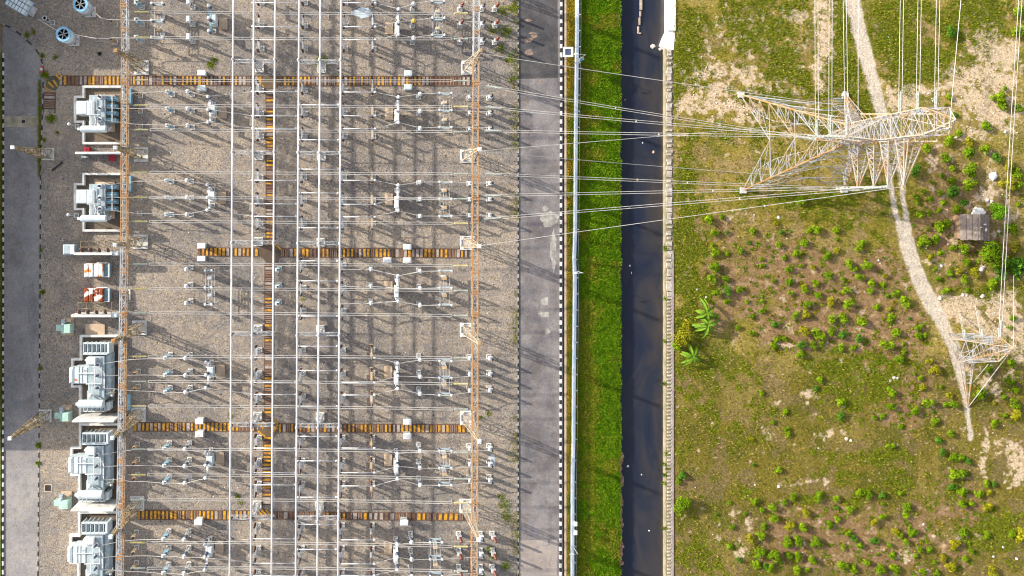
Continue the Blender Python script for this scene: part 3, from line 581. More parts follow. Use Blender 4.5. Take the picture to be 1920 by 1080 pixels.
for (x0,y0,x1,y1) in [(-0.98,-0.98,0.98,-0.62),(-0.98,0.62,0.98,0.98),(-0.98,-0.62,-0.62,0.62),(0.62,-0.62,0.98,0.62)]: b.box(x0,y0,4.9,x1,y1,5.05)
b.build('frame', mat('cream frame', (0.76,0.73,0.64), (0.68,0.64,0.55), 1), t)
b = MB(); b.box(-0.62,-0.62,4.88,0.62,0.62,4.96)
for i in range(-2,3): b.box(i*0.24-.01,-0.62,4.961,i*0.24+.01,0.62,4.966,1)
b.build('cell', [solar, galv], t)
t = empty('camera_mast', at(1076, 120), 'white camera box on an angled bracket below the solar panel', 'camera')
b = MB(); b.tube([(0,0,0),(0,0,3.6)], 0.07, 6); b.bar((0,0,3.6),(0.9,0.6,3.7),0.12); b.build('pole', whiteblue, t)
b = MB(); b.bev(-0.75,-0.35,3.5,0.05,0.35,4.05,0.08); b.bar((0.0,-0.25,3.8),(0.75,0.2,3.95),0.3,1); b.build('housing', [white, mat('blue box',(0.12,0.3,0.5))], t)
# ------------------------------------------------------------------ lattice helpers
def lattice(mb, sections, w=0.12, wb=0.07, faces=(0,1,2,3), mi=0, mb_i=0, cross=True, horiz=True, red=False):
    for i in range(len(sections)-1):
        A, B = [Vector(p) for p in sections[i]], [Vector(p) for p in sections[i+1]]
        for k in range(4): mb.bar(A[k], B[k], w, mi[k] if isinstance(mi, (list,tuple)) else mi)
        for k in faces:
            k2 = (k+1) % 4
            if cross: mb.bar(A[k], B[k2], wb, mb_i); mb.bar(A[k2], B[k], wb, mb_i)
            else: mb.bar(A[k], B[k2], wb, mb_i) if i % 2 else mb.bar(A[k2], B[k], wb, mb_i)
            if horiz: mb.bar(B[k], B[k2], wb, mb_i)
            if red:
                M = (A[k]+A[k2]+B[k]+B[k2])/4; q1 = (A[k]+B[k])/2; q2 = (A[k2]+B[k2])/2
                a1 = (A[k]*3+B[k2])/4; a2 = (A[k2]*3+B[k])/4; c1 = (A[k]+B[k2]*3)/4; c2 = (A[k2]+B[k]*3)/4
                for u, v in ((q1, a1), (q2, a2), (q1, c2), (q2, c1)): mb.bar(u, v, wb*0.8, mb_i)
def sq(cx, cy, h, z, hy=None):
    hy = h if hy is None else hy
    return [(cx-h,cy-hy,z),(cx+h,cy-hy,z),(cx+h,cy+hy,z),(cx-h,cy+hy,z)]
def column(mb, cx, cy, hb, ht, z0, z1, n, w=0.13, wb=0.07, mi=0):
    secs = []
    for i in range(n+1):
        t = i/n; t = 1-(1-t)**1.25
        secs.append(sq(cx, cy, hb*(1-t)+ht*t, z0+(z1-z0)*t))
    lattice(mb, secs, w, wb, mi=mi, mb_i=mi, cross=False)
def ubase(mb, cx, cy, w, h=0.22, rim=0.13, m_rim=0, m_in=1):
    mb.box(cx-w/2, cy-w/2, 0, cx+w/2, cy-w/2+rim, h, m_rim); mb.box(cx+w/2-rim, cy-w/2+rim, 0, cx+w/2, cy+w/2, h, m_rim)
    mb.box(cx-w/2, cy+w/2-rim, 0, cx+w/2-rim, cy+w/2, h, m_rim); mb.box(cx-w/2, cy-w/2+rim, 0, cx-w/2+rim, cy+w/2-rim, h, m_rim)
    mb.box(cx-w/2+rim, cy-w/2+rim, 0, cx+w/2-rim, cy+w/2-rim, h*0.45, m_in)
# ------------------------------------------------------------------ gantries
LC = [(264,-38),(266,127),(265,290),(264.5,453),(262,614),(260,777),(257.5,943),(255,1106)]
RC = [(879,-40),(878,127),(876.5,292),(876,455.5),(876,618),(876,783),(875,948),(874.5,1110)]
BZL = 12.2; BZR = 9.8; PZ = 15.0
def gantry(name, C_, label, wm):
    BZ = BZL if wm == 'left' else BZR; org = (gx(C_[3][0]), gy(C_[3][1]), 0); t = empty(name, org, label, 'gantry')
    for i, (x, y) in enumerate(C_):
        cx, cy = gx(x), gy(y); capmat = [whiteblue, rust_sun_orange][(i*2+1) % 3 == 0]
        b = MB(); column(b, cx, cy, 0.95, 0.13, 0.3, PZ, 9, 0.18 if wm == 'left' else 0.15, 0.10 if wm == 'left' else 0.07, 0)
        col = b.build('column', [darksteel if wm == 'left' else mat('weathered tan steel', (0.30,0.22,0.13), (0.40,0.36,0.30), 0.8, 0.6)], t, org)
        b = MB(); ubase(b, cx, cy, 2.9, 0.32, 0.22); 
        for sx in (-.95,.95):
            for sy in (-.95,.95): b.cbox(cx+sx, cy+sy, 0.1, 0.5, 0.5, 0.35, 0)
        b.build('footing', [limewash, concrete], t, org)
        b = MB(); b.bev(cx-.36, cy-.36, PZ-.1, cx+.36, cy+.36, PZ+.35, 0.08); b.tube([(cx,cy,PZ+.3),(cx,cy,PZ+1.6)], 0.03, 5); b.build('peak_cap', capmat, t, org)
        if i == len(C_)-1: break
        x2, y2 = gx(C_[i+1][0]), gy(C_[i+1][1]); n = 11; ya = cy - 0.5; yb_ = y2 + 0.5; bo = .75 if wm == 'left' else .0
        b = MB(); secs = []
        for k in range(n+1):
            f = k/n; X = cx+(x2-cx)*f+bo; Y = ya+(yb_-ya)*f
            secs.append([(X-.52,Y,BZ-.55),(X+.52,Y,BZ-.55),(X+.52,Y,BZ+.55),(X-.52,Y,BZ+.55)])
        lattice(b, secs, 0.17, 0.08 if wm == 'left' else 0.055, mi=([0,1,1,0] if (wm == 'left' and i > 2) else [1,1,1,1]) if i else [0,0,0,0] if wm == 'right' else [1,0,0,1], mb_i=0, cross=False)  # orange chords paint the sunlit tint, by side on the left beam
        for f in (0.27, 0.5, 0.76):                                        # landing plates of the line conductors
            X = cx+(x2-cx)*f+bo; Y = ya+(yb_-ya)*f
            for q in (-.28, .28): b.bar((X-.62,Y+q,BZ+.62),(X+.62,Y+q,BZ+.62),0.16,1)
            for q in (-.28, .28): b.bar((X-.62,Y+q,BZ-.4),(X+.62,Y+q,BZ-.4),0.14,1)
        b.build('beam', [galvlight, rust_sun_orange], t, org)
    return t
gantry('lattice_gantry', LC, 'orange and grey lattice gantry running past the transformers', 'left')
gantry('lattice_gantry', RC, 'orange lattice gantry on the canal side of the yard', 'right')
for (x, y, lab) in [(90.5,289,'upper of the two beside the service road'), (86,779,'lower of the two beside the service road')]:
    t = empty('lightning_mast', at(x, y), 'free standing lattice lightning mast, ' + lab, 'mast', 'lightning masts by the service road')
    b = MB(); column(b, 0, 0, 0.95, 0.12, 0.3, 14.6, 10, 0.18, 0.10); b.build('mast', darksteel, t)
    b = MB(); ubase(b, 0, 0, 2.5, 0.32, 0.2)
    for sx in (-.95,.95):
        for sy in (-.95,.95): b.cbox(sx, sy, 0.1, 0.45, 0.45, 0.35, 0)
    b.build('footing', [limewash, concrete], t); b = MB(); b.bev(-.33,-.33,14.5,.33,.33,14.9,0.06); b.build('cap', white, t)
# ------------------------------------------------------------------ apparatus kits (origin: centre of the foot on the ground)
def pedestal(mb, h, w=0.5, mi=0, x=0, y=0):
    n = max(1, int(h/0.8)); lattice(mb, [sq(x, y, w/2, 0.2+(h-0.2)*i/n) for i in range(n+1)], 0.12, 0.07, mi=mi, mb_i=mi, cross=False)
def foot(t, w=0.95, x=0, y=0):
    b = MB(); ubase(b, x, y, w); b.build('footing', [limewash, greyconc], t)
def kit_ball():
    t = empty('instrument_transformer'); foot(t)
    b = MB(); pedestal(b, 1.9); b.cbox(0,0,1.9,0.62,0.62,0.3); b.build('pedestal', galv, t)
    b = MB(); b.ribs((0,0,0), 2.2, 3.6, 0.13, 0.23); b.build('insulator', blueporcelain, t, None, True)
    b = MB(); b.ball((0,0,3.95), 0.46, 14, 8, 0, 0.85); b.cbox(0,0,4.28,0.16,0.5,0.1); b.build('head', white, t, None, True)
    return t
def kit_ballrect():
    t = empty('instrument_transformer'); foot(t)
    b = MB(); pedestal(b, 1.9); b.cbox(0,0,1.9,0.62,0.62,0.3); b.build('pedestal', galv, t)
    b = MB(); b.ribs((0,0,0), 2.2, 3.6, 0.13, 0.23); b.build('insulator', blueporcelain, t, None, True)
    b = MB(); b.bev(-.38,-.6,3.6,.38,.6,4.4,0.14); b.build('head', white, t)
    return t
def kit_yellow():
    t = kit_ball(); return t
def kit_vt():
    t = empty('voltage_transformer'); foot(t)
    b = MB(); pedestal(b, 1.7); b.build('pedestal', galv, t)
    b = MB(); b.bev(-.42,-.33,1.7,.42,.33,2.6,0.08); b.cbox(.34,-.05,1.9,.34,.3,.5); b.build('tank', radblue, t)
    b = MB(); b.ribs((0,0,0), 2.6, 3.6, 0.12, 0.21); b.build('insulator', blueporcelain, t, None, True)
    b = MB(); b.bev(-.5,-.36,3.6,.34,.36,3.85,0.06); b.lathe([(0.2,3.85),(0.21,4.0),(0.02,4.0)], (0.05,0,0), 10, 1); b.build('head', [whiteblue, black], t)
    return t
def kit_arrester():
    t = empty('surge_arrester'); foot(t)
    b = MB(); pedestal(b, 2.3, 0.42, 0); b.cbox(0,0,2.3,0.7,0.4,0.12); b.build('pedestal', tanrail, t)
    b = MB(); b.ribs((0,0,0), 2.42, 3.5, 0.1, 0.18); b.build('insulator', porcelain, t, None, True)
    b = MB(); b.lathe([(0.05,3.5),(0.2,3.52),(0.2,3.62),(0.05,3.65)], (0,0,0), 10); b.bar((0,0,3.6),(-0.5,0.05,3.72),0.1); b.build('terminal', [black], t)
    return t
def kit_post(ins=None, dark=False):
    def f():
        t = empty('post_insulator'); foot(t, 1.0)
        b = MB(); pedestal(b, 1.6); b.bev(-.42,-.36,1.6,.42,.36,2.15,0.06,1); b.build('pedestal', [galv, white if not dark else galv], t)
        b = MB(); b.ribs((0.1,0.05,0), 2.15, 3.3 if not dark else 3.9, 0.12, 0.22); b.build('insulator', ins or blueporcelain, t, None, True)
        b = MB(); z = 3.3 if not dark else 3.9; b.lathe([(0.05,z),(0.26,z+.03),(0.24,z+.16),(0.03,z+.2)], (0.1,0.05,0), 12); b.build('cap', black if not dark else redporcelain, t, None, True)
        return t
    return f
def kit_breaker(side, blue=False, poles=(2.55,0,-2.55), red=False):
    def f():
        t = empty('circuit_breaker'); m = radblue if blue else white
        for y in (1.7,-1.5):
            b = MB(); ubase(b, 0.15*side, y, 0.85); b.build('footing', [limewash, greyconc], t)
        b = MB(); b.bev(-.2,-2.75,2.25,.2,2.75,2.62,0.05)
        for y in (1.7,-1.5): b.cbox(0,y,0.2,0.3,0.3,2.05)
        for y in (1.5,): 
            b.box(-.46,y-.45,2.3,-.3,y+.45,2.5); b.box(.3,y-.45,2.3,.46,y+.45,2.5); b.box(-.3,y+.3,2.3,.3,y+.45,2.5); b.box(-.3,y-.45,2.3,.3,y-.3,2.5)
        b.build('support_beam', m, t)
        for y in poles:
            p = MB(); p.ribs((0,y,0), 2.62, 4.3, 0.15, 0.26, 0.15, 12); po = p.build('pole', redporcelain if red else blueporcelain, t, None, True)
            c = MB(); c.lathe([(0.1,4.3),(0.33,4.32),(0.36,4.5),(0.25,4.68),(0.05,4.74)], (0,y,0), 12); c.cbox(0.22*side,y,4.36,0.5,0.14,0.1); c.build('head', white, po, None, True)
        b = MB()
        if side > 0: b.bev(.25,-.75,.7,1.05,1.2,2.75,0.1); b.cbox(.65,.22,.1,.6,1.4,.6)
        else: b.bev(-.65,-2.0,.7,.25,.35,2.9,0.1); b.bev(-.42,-2.5,.9,.3,-2.0,2.7,0.05); b.cbox(-.2,-.8,.1,.6,1.6,.6)
        b.build('control_cabinet', white if side < 0 else whiteblue, t)
        b = MB()
        if side > 0: b.box(1.2,-1.1,0,2.9,1.15,0.45); b.box(2.75,-1.2,0.45,2.9,1.15,.62); b.box(1.3,-1.25,.45,2.9,-1.12,.6)
        else: b.box(-2.55,-1.25,0,-0.95,1.0,0.45); b.box(-2.55,-1.4,0,-.6,-1.26,.5,0)
        b.build('platform', tanconc, t)
        return t
    return f
def kit_disconnector(pitch=3.42, half=1.35, mcol=None):
    def f():
        t = empty('disconnector')
        for y in (pitch*0.52, -pitch*0.5):
            b = MB(); ubase(b, 0, y, 0.9); b.build('footing', [limewash, greyconc], t)
        b = MB()
        for y in (pitch*0.52, -pitch*0.5): pedestal(b, 2.55, 0.6, 0, 0, y)
        for x in (-.95,.95): b.bar((x,pitch+.3,2.62),(x,-pitch-.3,2.62),0.1)
        for x in (-.28,.28): b.bar((x,pitch*.7,2.6),(x,-pitch*.75,2.6),0.09)
        b.build('frame', galv, t)
        b = MB()
        for y in (pitch*0.52, -pitch*0.5): b.bev(-.42,y-.3,2.4,.42,y+.3,3.0,0.05)
        b.build('drive_box', mcol or tanrail, t)
        for y in (pitch, 0, -pitch):
            u = MB(); u.box(-half,y-.16,2.7,half,y+.16,2.92); ph = u.build('phase_beam', coolgrey, t)
            i = MB()
            for x in (-half+.15, half-.15): i.ribs((x,y,0), 2.92, 4.1, 0.11, 0.2)
            i.build('insulator', blueporcelain, ph, None, True)
            c = MB()
            for x in (-half+.15, half-.15): c.lathe([(0.08,4.1),(0.27,4.12),(0.25,4.3),(0.05,4.36)], (x,y,0), 10)
            c.bar((-half+.15,y,4.28),(half-.15,y,4.28),0.1,1); c.build('contact', [white, mat('patinated blade', (0.36,0.47,0.44), (0.5,0.52,0.5), 1.2)], ph)
        return t
    return f
def kit_busunit(tan=False):
    def f():
        t = empty('bus_disconnector'); foot(t, 0.95, 0.35, -.1)
        b = MB(); pedestal(b, 2.2, 0.55, 0, 0.3, -.1); b.build('pedestal', galv, t)
        b = MB(); b.box(-.18 if not tan else -.26,-1.55,2.2,.18 if not tan else .26,1.55,2.42); b.bar((.42,-1.5,2.2),(.42,1.5,2.2),0.07); b.build('base_beam', tanrail if tan else galv, t)
        for y in (1.2,-1.2):
            p = MB(); p.ribs((0,y,0), 2.42, 4.2, 0.12, 0.21, 0.15, 10); po = p.build('insulator', porcelain, t, None, True)
            c = MB(); c.lathe([(0.06,4.2),(0.2,4.22),(0.2,4.35),(0.04,4.4)], (0,y,0), 10); c.build('cap', black, po)
        b = MB(); b.tube([(0.02,1.2,4.44),(0.02,-1.2,4.44)], 0.05, 6); b.build('blade', galvlight, t)
        return t
    return f
BUSZ = 7.95
def kit_bussupport():
    t = empty('busbar_support'); b = MB(); ubase(b, 0, -.1, 1.75, 0.3, 0.17); b.build('footing', [limewash, concrete], t)
    b = MB(); lattice(b, [sq(0,-.1,0.62-0.06*i,0.25+i*0.95) for i in range(7)], 0.16, 0.09, cross=False); b.build('mast', galv, t)
    b = MB(); lattice(b, [[(x,-.32,6.0),(x,.32,6.0),(x,.32,6.5),(x,-.32,6.5)] for x in np.linspace(-4.3,4.3,11)], 0.085, 0.05, cross=False); b.build('crossarm', tanrail if False else galv, t)
    for x in (-4.1,0,4.1):
        i = MB(); i.ribs((x,0,0), 6.5, BUSZ-.3, 0.13, 0.22); io = i.build('insulator', porcelain, t, None, True)
        c = MB(); c.box(x-.3,-.22,BUSZ-.3,x+.3,.22,BUSZ-.14); c.lathe([(.28,-.2),(.3,0),(.28,.2)], (x,0,BUSZ), 10, 0, (0,1,0)); c.build('clamp', galvlight, io)
    return t
# ------------------------------------------------------------------ bays
DR = lambda x, k: -1.55*k*max(0.0, 1-(x-230)/780.0)          # the rows lean a little toward the transformers further down
ML = [46, 208.5, 371, 533, 695.5, 861, 1026]                 # middle of the transformer side apparatus in each bay
MR = [49, 213.5, 374, 537, 698, 864.5, 1031]
MB_ = [48, 212, 374.5, 538, 698, 862, 1026]
EXTRA_L = {0:[46,46.5,47]}
for k in range(7):
    bay = BAY[k]
    for j, dy in enumerate((-31, 0, 31)):
        row = ROW[j] + ' of three'
        if k not in (3,):
            xl = 264 + DR(264, k-1) if k else 267
            if k: spawn('arr', kit_arrester, at(xl, ML[k]+dy*0.92), 'slim rusty arrester beside the orange gantry near the transformers, %s, %s' % (row, bay), 'surge arrester', 'surge arresters along the transformer side gantry')
            else: spawn('vt', kit_vt, at(xl, ML[k]+dy*1.02), 'blue tank voltage transformer beside the gantry, %s, %s' % (row, bay), 'voltage transformer', 'voltage transformers on the transformer side')
            if k: spawn('vt', kit_vt, at(324+DR(324, k-1), ML[k]+dy), 'blue tank voltage transformer between arrester and ball-topped post, %s, %s' % (row, bay), 'voltage transformer', 'voltage transformers on the transformer side')
        xx = 361 + DR(361, k-1)
        if k == 0: spawn('ballrect', kit_ballrect, at(xx, ML[k]+dy*1.04), 'white box-topped instrument transformer by the breaker, %s, %s' % (row, bay), 'instrument transformer', 'instrument transformers on the transformer side')
        else: spawn('ball', kit_ball, at(xx, ML[k]+dy), 'white ball-topped instrument transformer on the transformer side, %s, %s' % (row, bay), 'instrument transformer', 'instrument transformers on the transformer side')
        # canal side
        xr = (785 if k not in (0, 6) else 773 if k == 0 else 769.5)
        if k == 0 and j == 1:
            o = spawn('bally', kit_ball, at(xr, MR[k]+dy), 'yellow ball-topped instrument transformer in the topmost bay', 'instrument transformer', 'instrument transformers on the canal side')
            for ch in o.children:
                if ch.name.startswith('head'): ch.data = ch.data.copy(); ch.data.materials[0] = mat('signal yellow', (0.75,0.52,0.03), (0.65,0.42,0.03))
        else: spawn('ball', kit_ball, at(xr, MR[k]+dy), 'white ball-topped instrument transformer between breaker and canal side, %s, %s' % (row, bay), 'instrument transformer', 'instrument transformers on the canal side')
        if k == 3:
            spawn('ball', kit_ball, at(695, MR[k]+dy-4), 'white ball-topped instrument transformer near the tall bus tubes, %s, fourth bay' % row, 'instrument transformer', 'instrument transformers on the canal side')
            spawn('vt', kit_vt, at(524.5, 534+dy), 'blue tank voltage transformer under the bus tubes, %s, fourth bay' % row, 'voltage transformer', 'voltage transformers under the bus tubes')
        else:
            if k in (0, 6):
                spawn('postr', kit_post(redporcelain, True), at(862 if k == 0 else 859.5, MR[k]+dy), 'post with red brown insulator inside the canal gantry, %s, %s' % (row, bay), 'post insulator', 'post insulators by the canal side gantry')
                spawn('post', kit_post(), at(902 if k == 0 else 900, MR[k]+dy), 'short box-footed post just past the canal gantry, %s, %s' % (row, bay), 'post insulator', 'post insulators by the canal side gantry')
                spawn('postr', kit_post(redporcelain, True), at(927 if k == 0 else 922.5, MR[k]+dy), 'outermost red brown post toward the road, %s, %s' % (row, bay), 'post insulator', 'post insulators by the canal side gantry')
            else:
                spawn('post', kit_post(), at(879.5, MR[k]+dy*0.95), 'short white-boxed post just inside the canal gantry, %s, %s' % (row, bay), 'post insulator', 'post insulators by the canal side gantry')
                spawn('post', kit_post(), at(916.5, MR[k]+dy*0.95), 'short white-boxed post between canal gantry and road, %s, %s' % (row, bay), 'post insulator', 'post insulators by the canal side gantry')
        # bus disconnectors
        for q, (xb, nm) in enumerate(((486.3, 'over the long trench'), (568, 'under the middle bus tubes'), (643, 'under the last bus tube'), (697, 'between bus tubes and breaker'))):
            if k == 3 and q in (0, 3): continue
            xw = xb + (-.5*(k-2) if q == 3 else -1.0*(k-2)); 
            tanq = q == 3 and k not in (0, 6)
            spawn('bu_t' if tanq else 'bu', kit_busunit(tanq), at(xw, MB_[k]+dy*1.39, 0), '%s bus disconnector %s, %s, %s' % ('rusty tan' if tanq else 'grey', nm, row, bay), 'disconnector', 'bus disconnectors ' + nm)
    if k != 3: spawn('brl_b' if k == 0 else 'brl', kit_breaker(1, k == 0), at(399 + DR(399, k-1), [45,211,371,0,694,858,1025][k]), 'three pole circuit breaker beside the trench on the transformer side, ' + bay, 'circuit breaker', 'circuit breakers on the transformer side')
    spawn('brr', kit_breaker(-1, False), at(745.5 - 0.4*k, [52,212,372,536.5,695.5,859.5,1024.5][k]), 'white three pole circuit breaker on the canal side, ' + bay, 'circuit breaker', 'circuit breakers on the canal side')
    spawn('disc', kit_disconnector(), at((831 if k not in (0, 6) else 818 if k == 0 else 814), [44,212,374,536,700,864,1030][k]), 'three phase disconnector on a grey frame by the canal gantry, ' + bay, 'disconnector', 'disconnectors on the canal side')
for (x, y, lab, hp) in [(305.5, 48, 'rusty three phase disconnector by the transformer gantry, topmost bay', 1), (399, 535, 'pale three phase disconnector beside the trench end, fourth bay', 0)]:
    spawn('discl%d' % hp, kit_disconnector(3.4, 1.25 if hp else 0.8, timber if hp else galv), at(x, y), lab, 'disconnector', 'disconnectors on the transformer side')
for k, y in enumerate([127, 291, 452, 615.5, 779, 945]):
    spawn('bs', kit_bussupport, at(487 - 1.0*k*0.9, y), 'lattice busbar support under the bus tubes closer to the transformers, %s from the top' % ORD[k], 'busbar support', 'busbar supports nearer the transformers')
    spawn('bs', kit_bussupport, at(603.5 - 0.8*k, y+1), 'lattice busbar support under the bus tubes closer to the canal, %s from the top' % ORD[k], 'busbar support', 'busbar supports nearer the canal')
for i, (a, c) in enumerate([(437.5,430.5),(476,470),(516,509),(561,554.5),(600.5,595),(639.5,634)]):
    b = MB(); sl = (c-a)/1080; p0 = at(a+sl*-400, -400, BUSZ); p1 = at(a+sl*1500, 1500, BUSZ)
    b.tube([p0, p1], 0.17, 10); tag(b.build('bus_tube', alu, None, at(a, 540, 0), True), 'long white bus tube running the length of the yard, %s counted from the transformers' % ORD[i], 'bus tube', 'long bus tubes')
CT = [[(5,49.5,74),(5,50,74)], [(171.5,217,240.5),(172.5,217,241)], [(338,382,405.5),(338,383,406.5)], [(),()], [(670.5,716.5,739.5),(671,717,740.5)], [(840,886,909),(840,886,911)], [(1010,1056,1079),(1012,1057,1079)]]
CB = [(5,), (150,196,240.5,262), (317,361.5,405,427), (526.5,592.5), (649,694.5,739,761.5), (818,864,909,932), (1010,)]
CB = [(), (150,196,262), (317,361.5,427), (489,526.5,592.5), (649,694.5,761.5), (818,864,932), (983,1030)]
TZ = 4.45
def ctube(x0, x1, y, y2, lab, grp):
    b = MB(); b.tube([at(x0, y, TZ), at(x1, y2, TZ)], 0.085, 8)
    for x in (x0, x1): b.tube([at(x, y, TZ)+Vector((-.25,0,0)), at(x, y, TZ)+Vector((.25,0,0))], 0.17, 8)
    tag(b.build('cross_tube', alu, None, at((x0+x1)/2, y, 0), True), lab, 'cross tube', grp)
for k in range(7):
    for j, y in enumerate(CT[k][0]): ctube(474-0.4*k, 557-0.7*k, y, y+.4, 'white cross tube spanning the long striped trench, %s of three, %s' % (ROW[j], BAY[k]), 'cross tubes over the long trench')
    for j, y in enumerate(CT[k][1]): ctube(640-0.9*k, 704-.3*k, y, y+.4, 'white cross tube leading to the canal side breaker, %s of three, %s' % (ROW[j], BAY[k]), 'cross tubes to the breakers')
    for j, y in enumerate(CB[k]): ctube(563-0.9*k, 636-.9*k, y, y+.5, 'white cross tube under the three bus tubes nearer the canal, %s one, %s' % (ORD[j], BAY[k]), 'cross tubes under the canal side bus tubes')
# ------------------------------------------------------------------ strung conductors between the gantries
def sag(p, q, d, n=10):
    p = Vector(p); q = Vector(q); return [p.lerp(q, i/n) - Vector((0,0,4*d*(i/n)*(1-i/n))) for i in range(n+1)]
OHL = [[(22,25),(70,73)], [(150,151.5),(197,200),(243,247)], [(323,326),(370,373),(415,419)], [(495,498),(541,545),(586,592)], [(668,671),(715,720),(761,767.5)], [(842,848.5),(890,898),(937,943)], [(1017,1025),(1065,1071)]]
for k in range(7):
    for j, (ya, yb_) in enumerate(OHL[k]):
        A = at(243-1.2*k, ya, BZL); B = at(886, yb_, BZR); d = (B-A).normalized(); side = Vector((0,1,0))
        t = empty('strung_conductor', ((A.x+B.x)/2, (A.y+B.y)/2, 0), 'twin wire strung between the two gantries, %s one, %s' % (ORD[j] if len(OHL[k]) == 3 else ('upper','lower')[j], BAY[k]), 'conductor', 'twin conductors strung between the gantries')
        A2 = A + d*4.0; B2 = B - d*4.0; b = MB()
        for s_ in (-.2, .2): b.tube([p for p in sag(A2+side*s_, B2+side*s_, 0.5, 12)], 0.055, 5)
        for f in (0.0, .3, .62, 1.0):
            p = A2.lerp(B2, f)-Vector((0,0,2*f*(1-f))); b.bar(p-side*.2, p+side*.2, 0.08)
        b.build('wire', wirem, t, t.location)
        for (p, dd, mm) in ((A + d*0.7, d, glassins if (k+j) % 2 == 0 or k < 3 else paleins), (B - d*0.7, -d, paleins if (k*2+j) % 3 else glassins)):
            i = MB(); i.ribs(p, 0.2, 2.9, 0.06, 0.15, 0.17, 8, 0, dd); i.bar(p-dd*.5, p+dd*3.3, 0.05); i.build('insulator_string', mm, t, t.location)
# flexible leads between apparatus
def lead(pts, lab, grp, r_=0.06):
    P = []
    for i in range(len(pts)-1): P += sag(pts[i], pts[i+1], 0.25, 5)[(1 if i else 0):]
    b = MB(); b.tube(P, r_, 5); tag(b.build('flexible_lead', wirem, None, (pts[0].x, pts[0].y, 0)), lab, 'lead', grp)
for k in range(7):
    for j in range(3):
        dy = (-31, 0, 31)[j]; row = ROW[j]; g = lambda x, y, z: Vector((gx(x), gy(y), z))
        if k not in (0, 3):
            by = [45,211,371,0,694,858,1025][k] + (-23.2, 0, 23.2)[j]
            pts = [g(214 + DR(214,k-1), ML[k]+dy*0.72, 4.4), g(262+DR(264,k-1), ML[k]+dy*.92, 3.75), g(324+DR(324,k-1), ML[k]+dy, 4.05), g(361+DR(361,k-1), ML[k]+dy, 4.4), g(399+DR(399,k-1), by, 4.72), at(474, CT[k][0][j], TZ)]
            lead(pts, 'thin lead linking transformer, posts and breaker, %s of three, %s' % (row, BAY[k]), 'leads on the transformer side')
        by = [52,212,372,536.5,695.5,859.5,1024.5][k] + (-23.2, 0, 23.2)[j]
        xr = (785 if k not in (0, 6) else 773 if k == 0 else 769.5)
        xd = (831 if k not in (0, 6) else 818 if k == 0 else 814)
        st = at(703, CT[k][1][j], TZ) if k != 3 else g(640, MR[k]+dy-4, 5.0)
        pts = [st] + ([g(695, MR[3]+dy-4, 4.3)] if k == 3 else []) + [g(745.5, by, 4.72), g(xr, MR[k]+dy, 4.35), g(xd-11, [44,212,374,536,700,864,1030][k]+dy, 4.35), g(xd+11, [44,212,374,536,700,864,1030][k]+dy, 4.35)]
        if k != 3: pts += [g(879.5 if k not in (0,6) else 860.5, MR[k]+dy*.95, 3.5), g(916.5 if k not in (0,6) else 901, MR[k]+dy*.95, 3.5)]
        lead(pts, 'thin lead linking bus tube, breaker and disconnector, %s of three, %s' % (row, BAY[k]), 'leads on the canal side', 0.1 if k == 3 else 0.065)
# ------------------------------------------------------------------ cable trenches with striped covers
def trench(x0, y0, x1, y1, w, lab, pitch=0.84, mix=(0.42,0.28,0.2), gaps=(), nodes=()):
    A = Vector((gx(x0), gy(y0), 0)); B = Vector((gx(x1), gy(y1), 0)); u = (B-A).normalized(); v = Vector((-u.y, u.x, 0)); L_ = (B-A).length
    t = empty('cable_trench', (A+B)/2, lab, 'cable trench', 'striped cable trenches'); r = random.Random(int(x0+y0))
    e = MB()
    for s_ in (-1, 1): e.bar(A+v*s_*(w/2+.08)+Vector((0,0,.05)), B+v*s_*(w/2+.08)+Vector((0,0,.05)), 0.16, 0, 0.12)
    e.build('kerb_edge', mat('rust stained trench edge', (0.16,0.09,0.06), (0.10,0.07,0.06), 1.0, 0.9), t, t.location)
    c = MB(); n = int(L_/pitch); run = 0.5
    for i in range(n):
        run = 0.8*run + 0.2*r.random() + r.uniform(-.10,.10); run = max(0, min(1, run))
        p = r.random(); yel = mix[0]*(0.5+1.2*run); a = A+u*(i+.05)*pitch; q = A+u*(i+r.choice((.5,.58,.66)))*pitch; z = 0.06+r.uniform(0,.02)
        mi = 2 if p < yel else 0 if p < yel+(1-yel)*.72 else 3
        c.bar(A+u*i*pitch+Vector((0,0,0.045)), A+u*(i+1.0)*pitch+Vector((0,0,0.045)), w*.99, 1, 0.05)          # the dark plate between
        c.bar(a+Vector((0,0,z)), q+Vector((0,0,z)), w*.97, mi, 0.08)
        if mi != 2 and r.random() < 0.75:
            for e_ in (a-u*.06, q): c.bar(e_+Vector((0,0,z+.02)), e_+u*.07+Vector((0,0,z+.02)), w*.92, 3, 0.06)
    c.build('cover', [trbrown, trdark, tryel, trpale], t, t.location)
    return t
trench(112,151,497,151.5,1.75,'striped cable trench along the top, from service road to octagonal junction')
trench(524,152,888,152,1.75,'striped cable trench along the top, from octagonal junction to canal gantry')
trench(371,472,486,473,1.55,'short striped cable trench in the middle, on the transformer side', mix=(0.55,0.25,.2))
trench(528,473.5,884,475,1.65,'striped cable trench across the middle, toward the canal gantry', mix=(0.48,0.25,.2))
trench(251,800,484,800.5,1.65,'striped cable trench in the lower middle, on the transformer side', mix=(0.62,0.2,.2))
trench(523,802,880,803.5,1.55,'striped cable trench in the lower middle, toward the canal gantry', mix=(0.5,0.25,.2))
trench(258,965,478,966,1.75,'striped cable trench near the bottom, on the transformer side', mix=(0.6,0.2,.2))
trench(512,966,876,969,1.35,'worn brown cable trench near the bottom, toward the canal gantry', 1.1, mix=(0.22,0.2,.2))
trench(507,172,507,456,1.65,'long striped trench between the bus tubes, upper length', 0.78, mix=(0.24,0.42,.2))
trench(504.5,494,503.5,786,1.6,'long striped trench between the bus tubes, middle length', 0.78, mix=(0.2,0.45,.2))
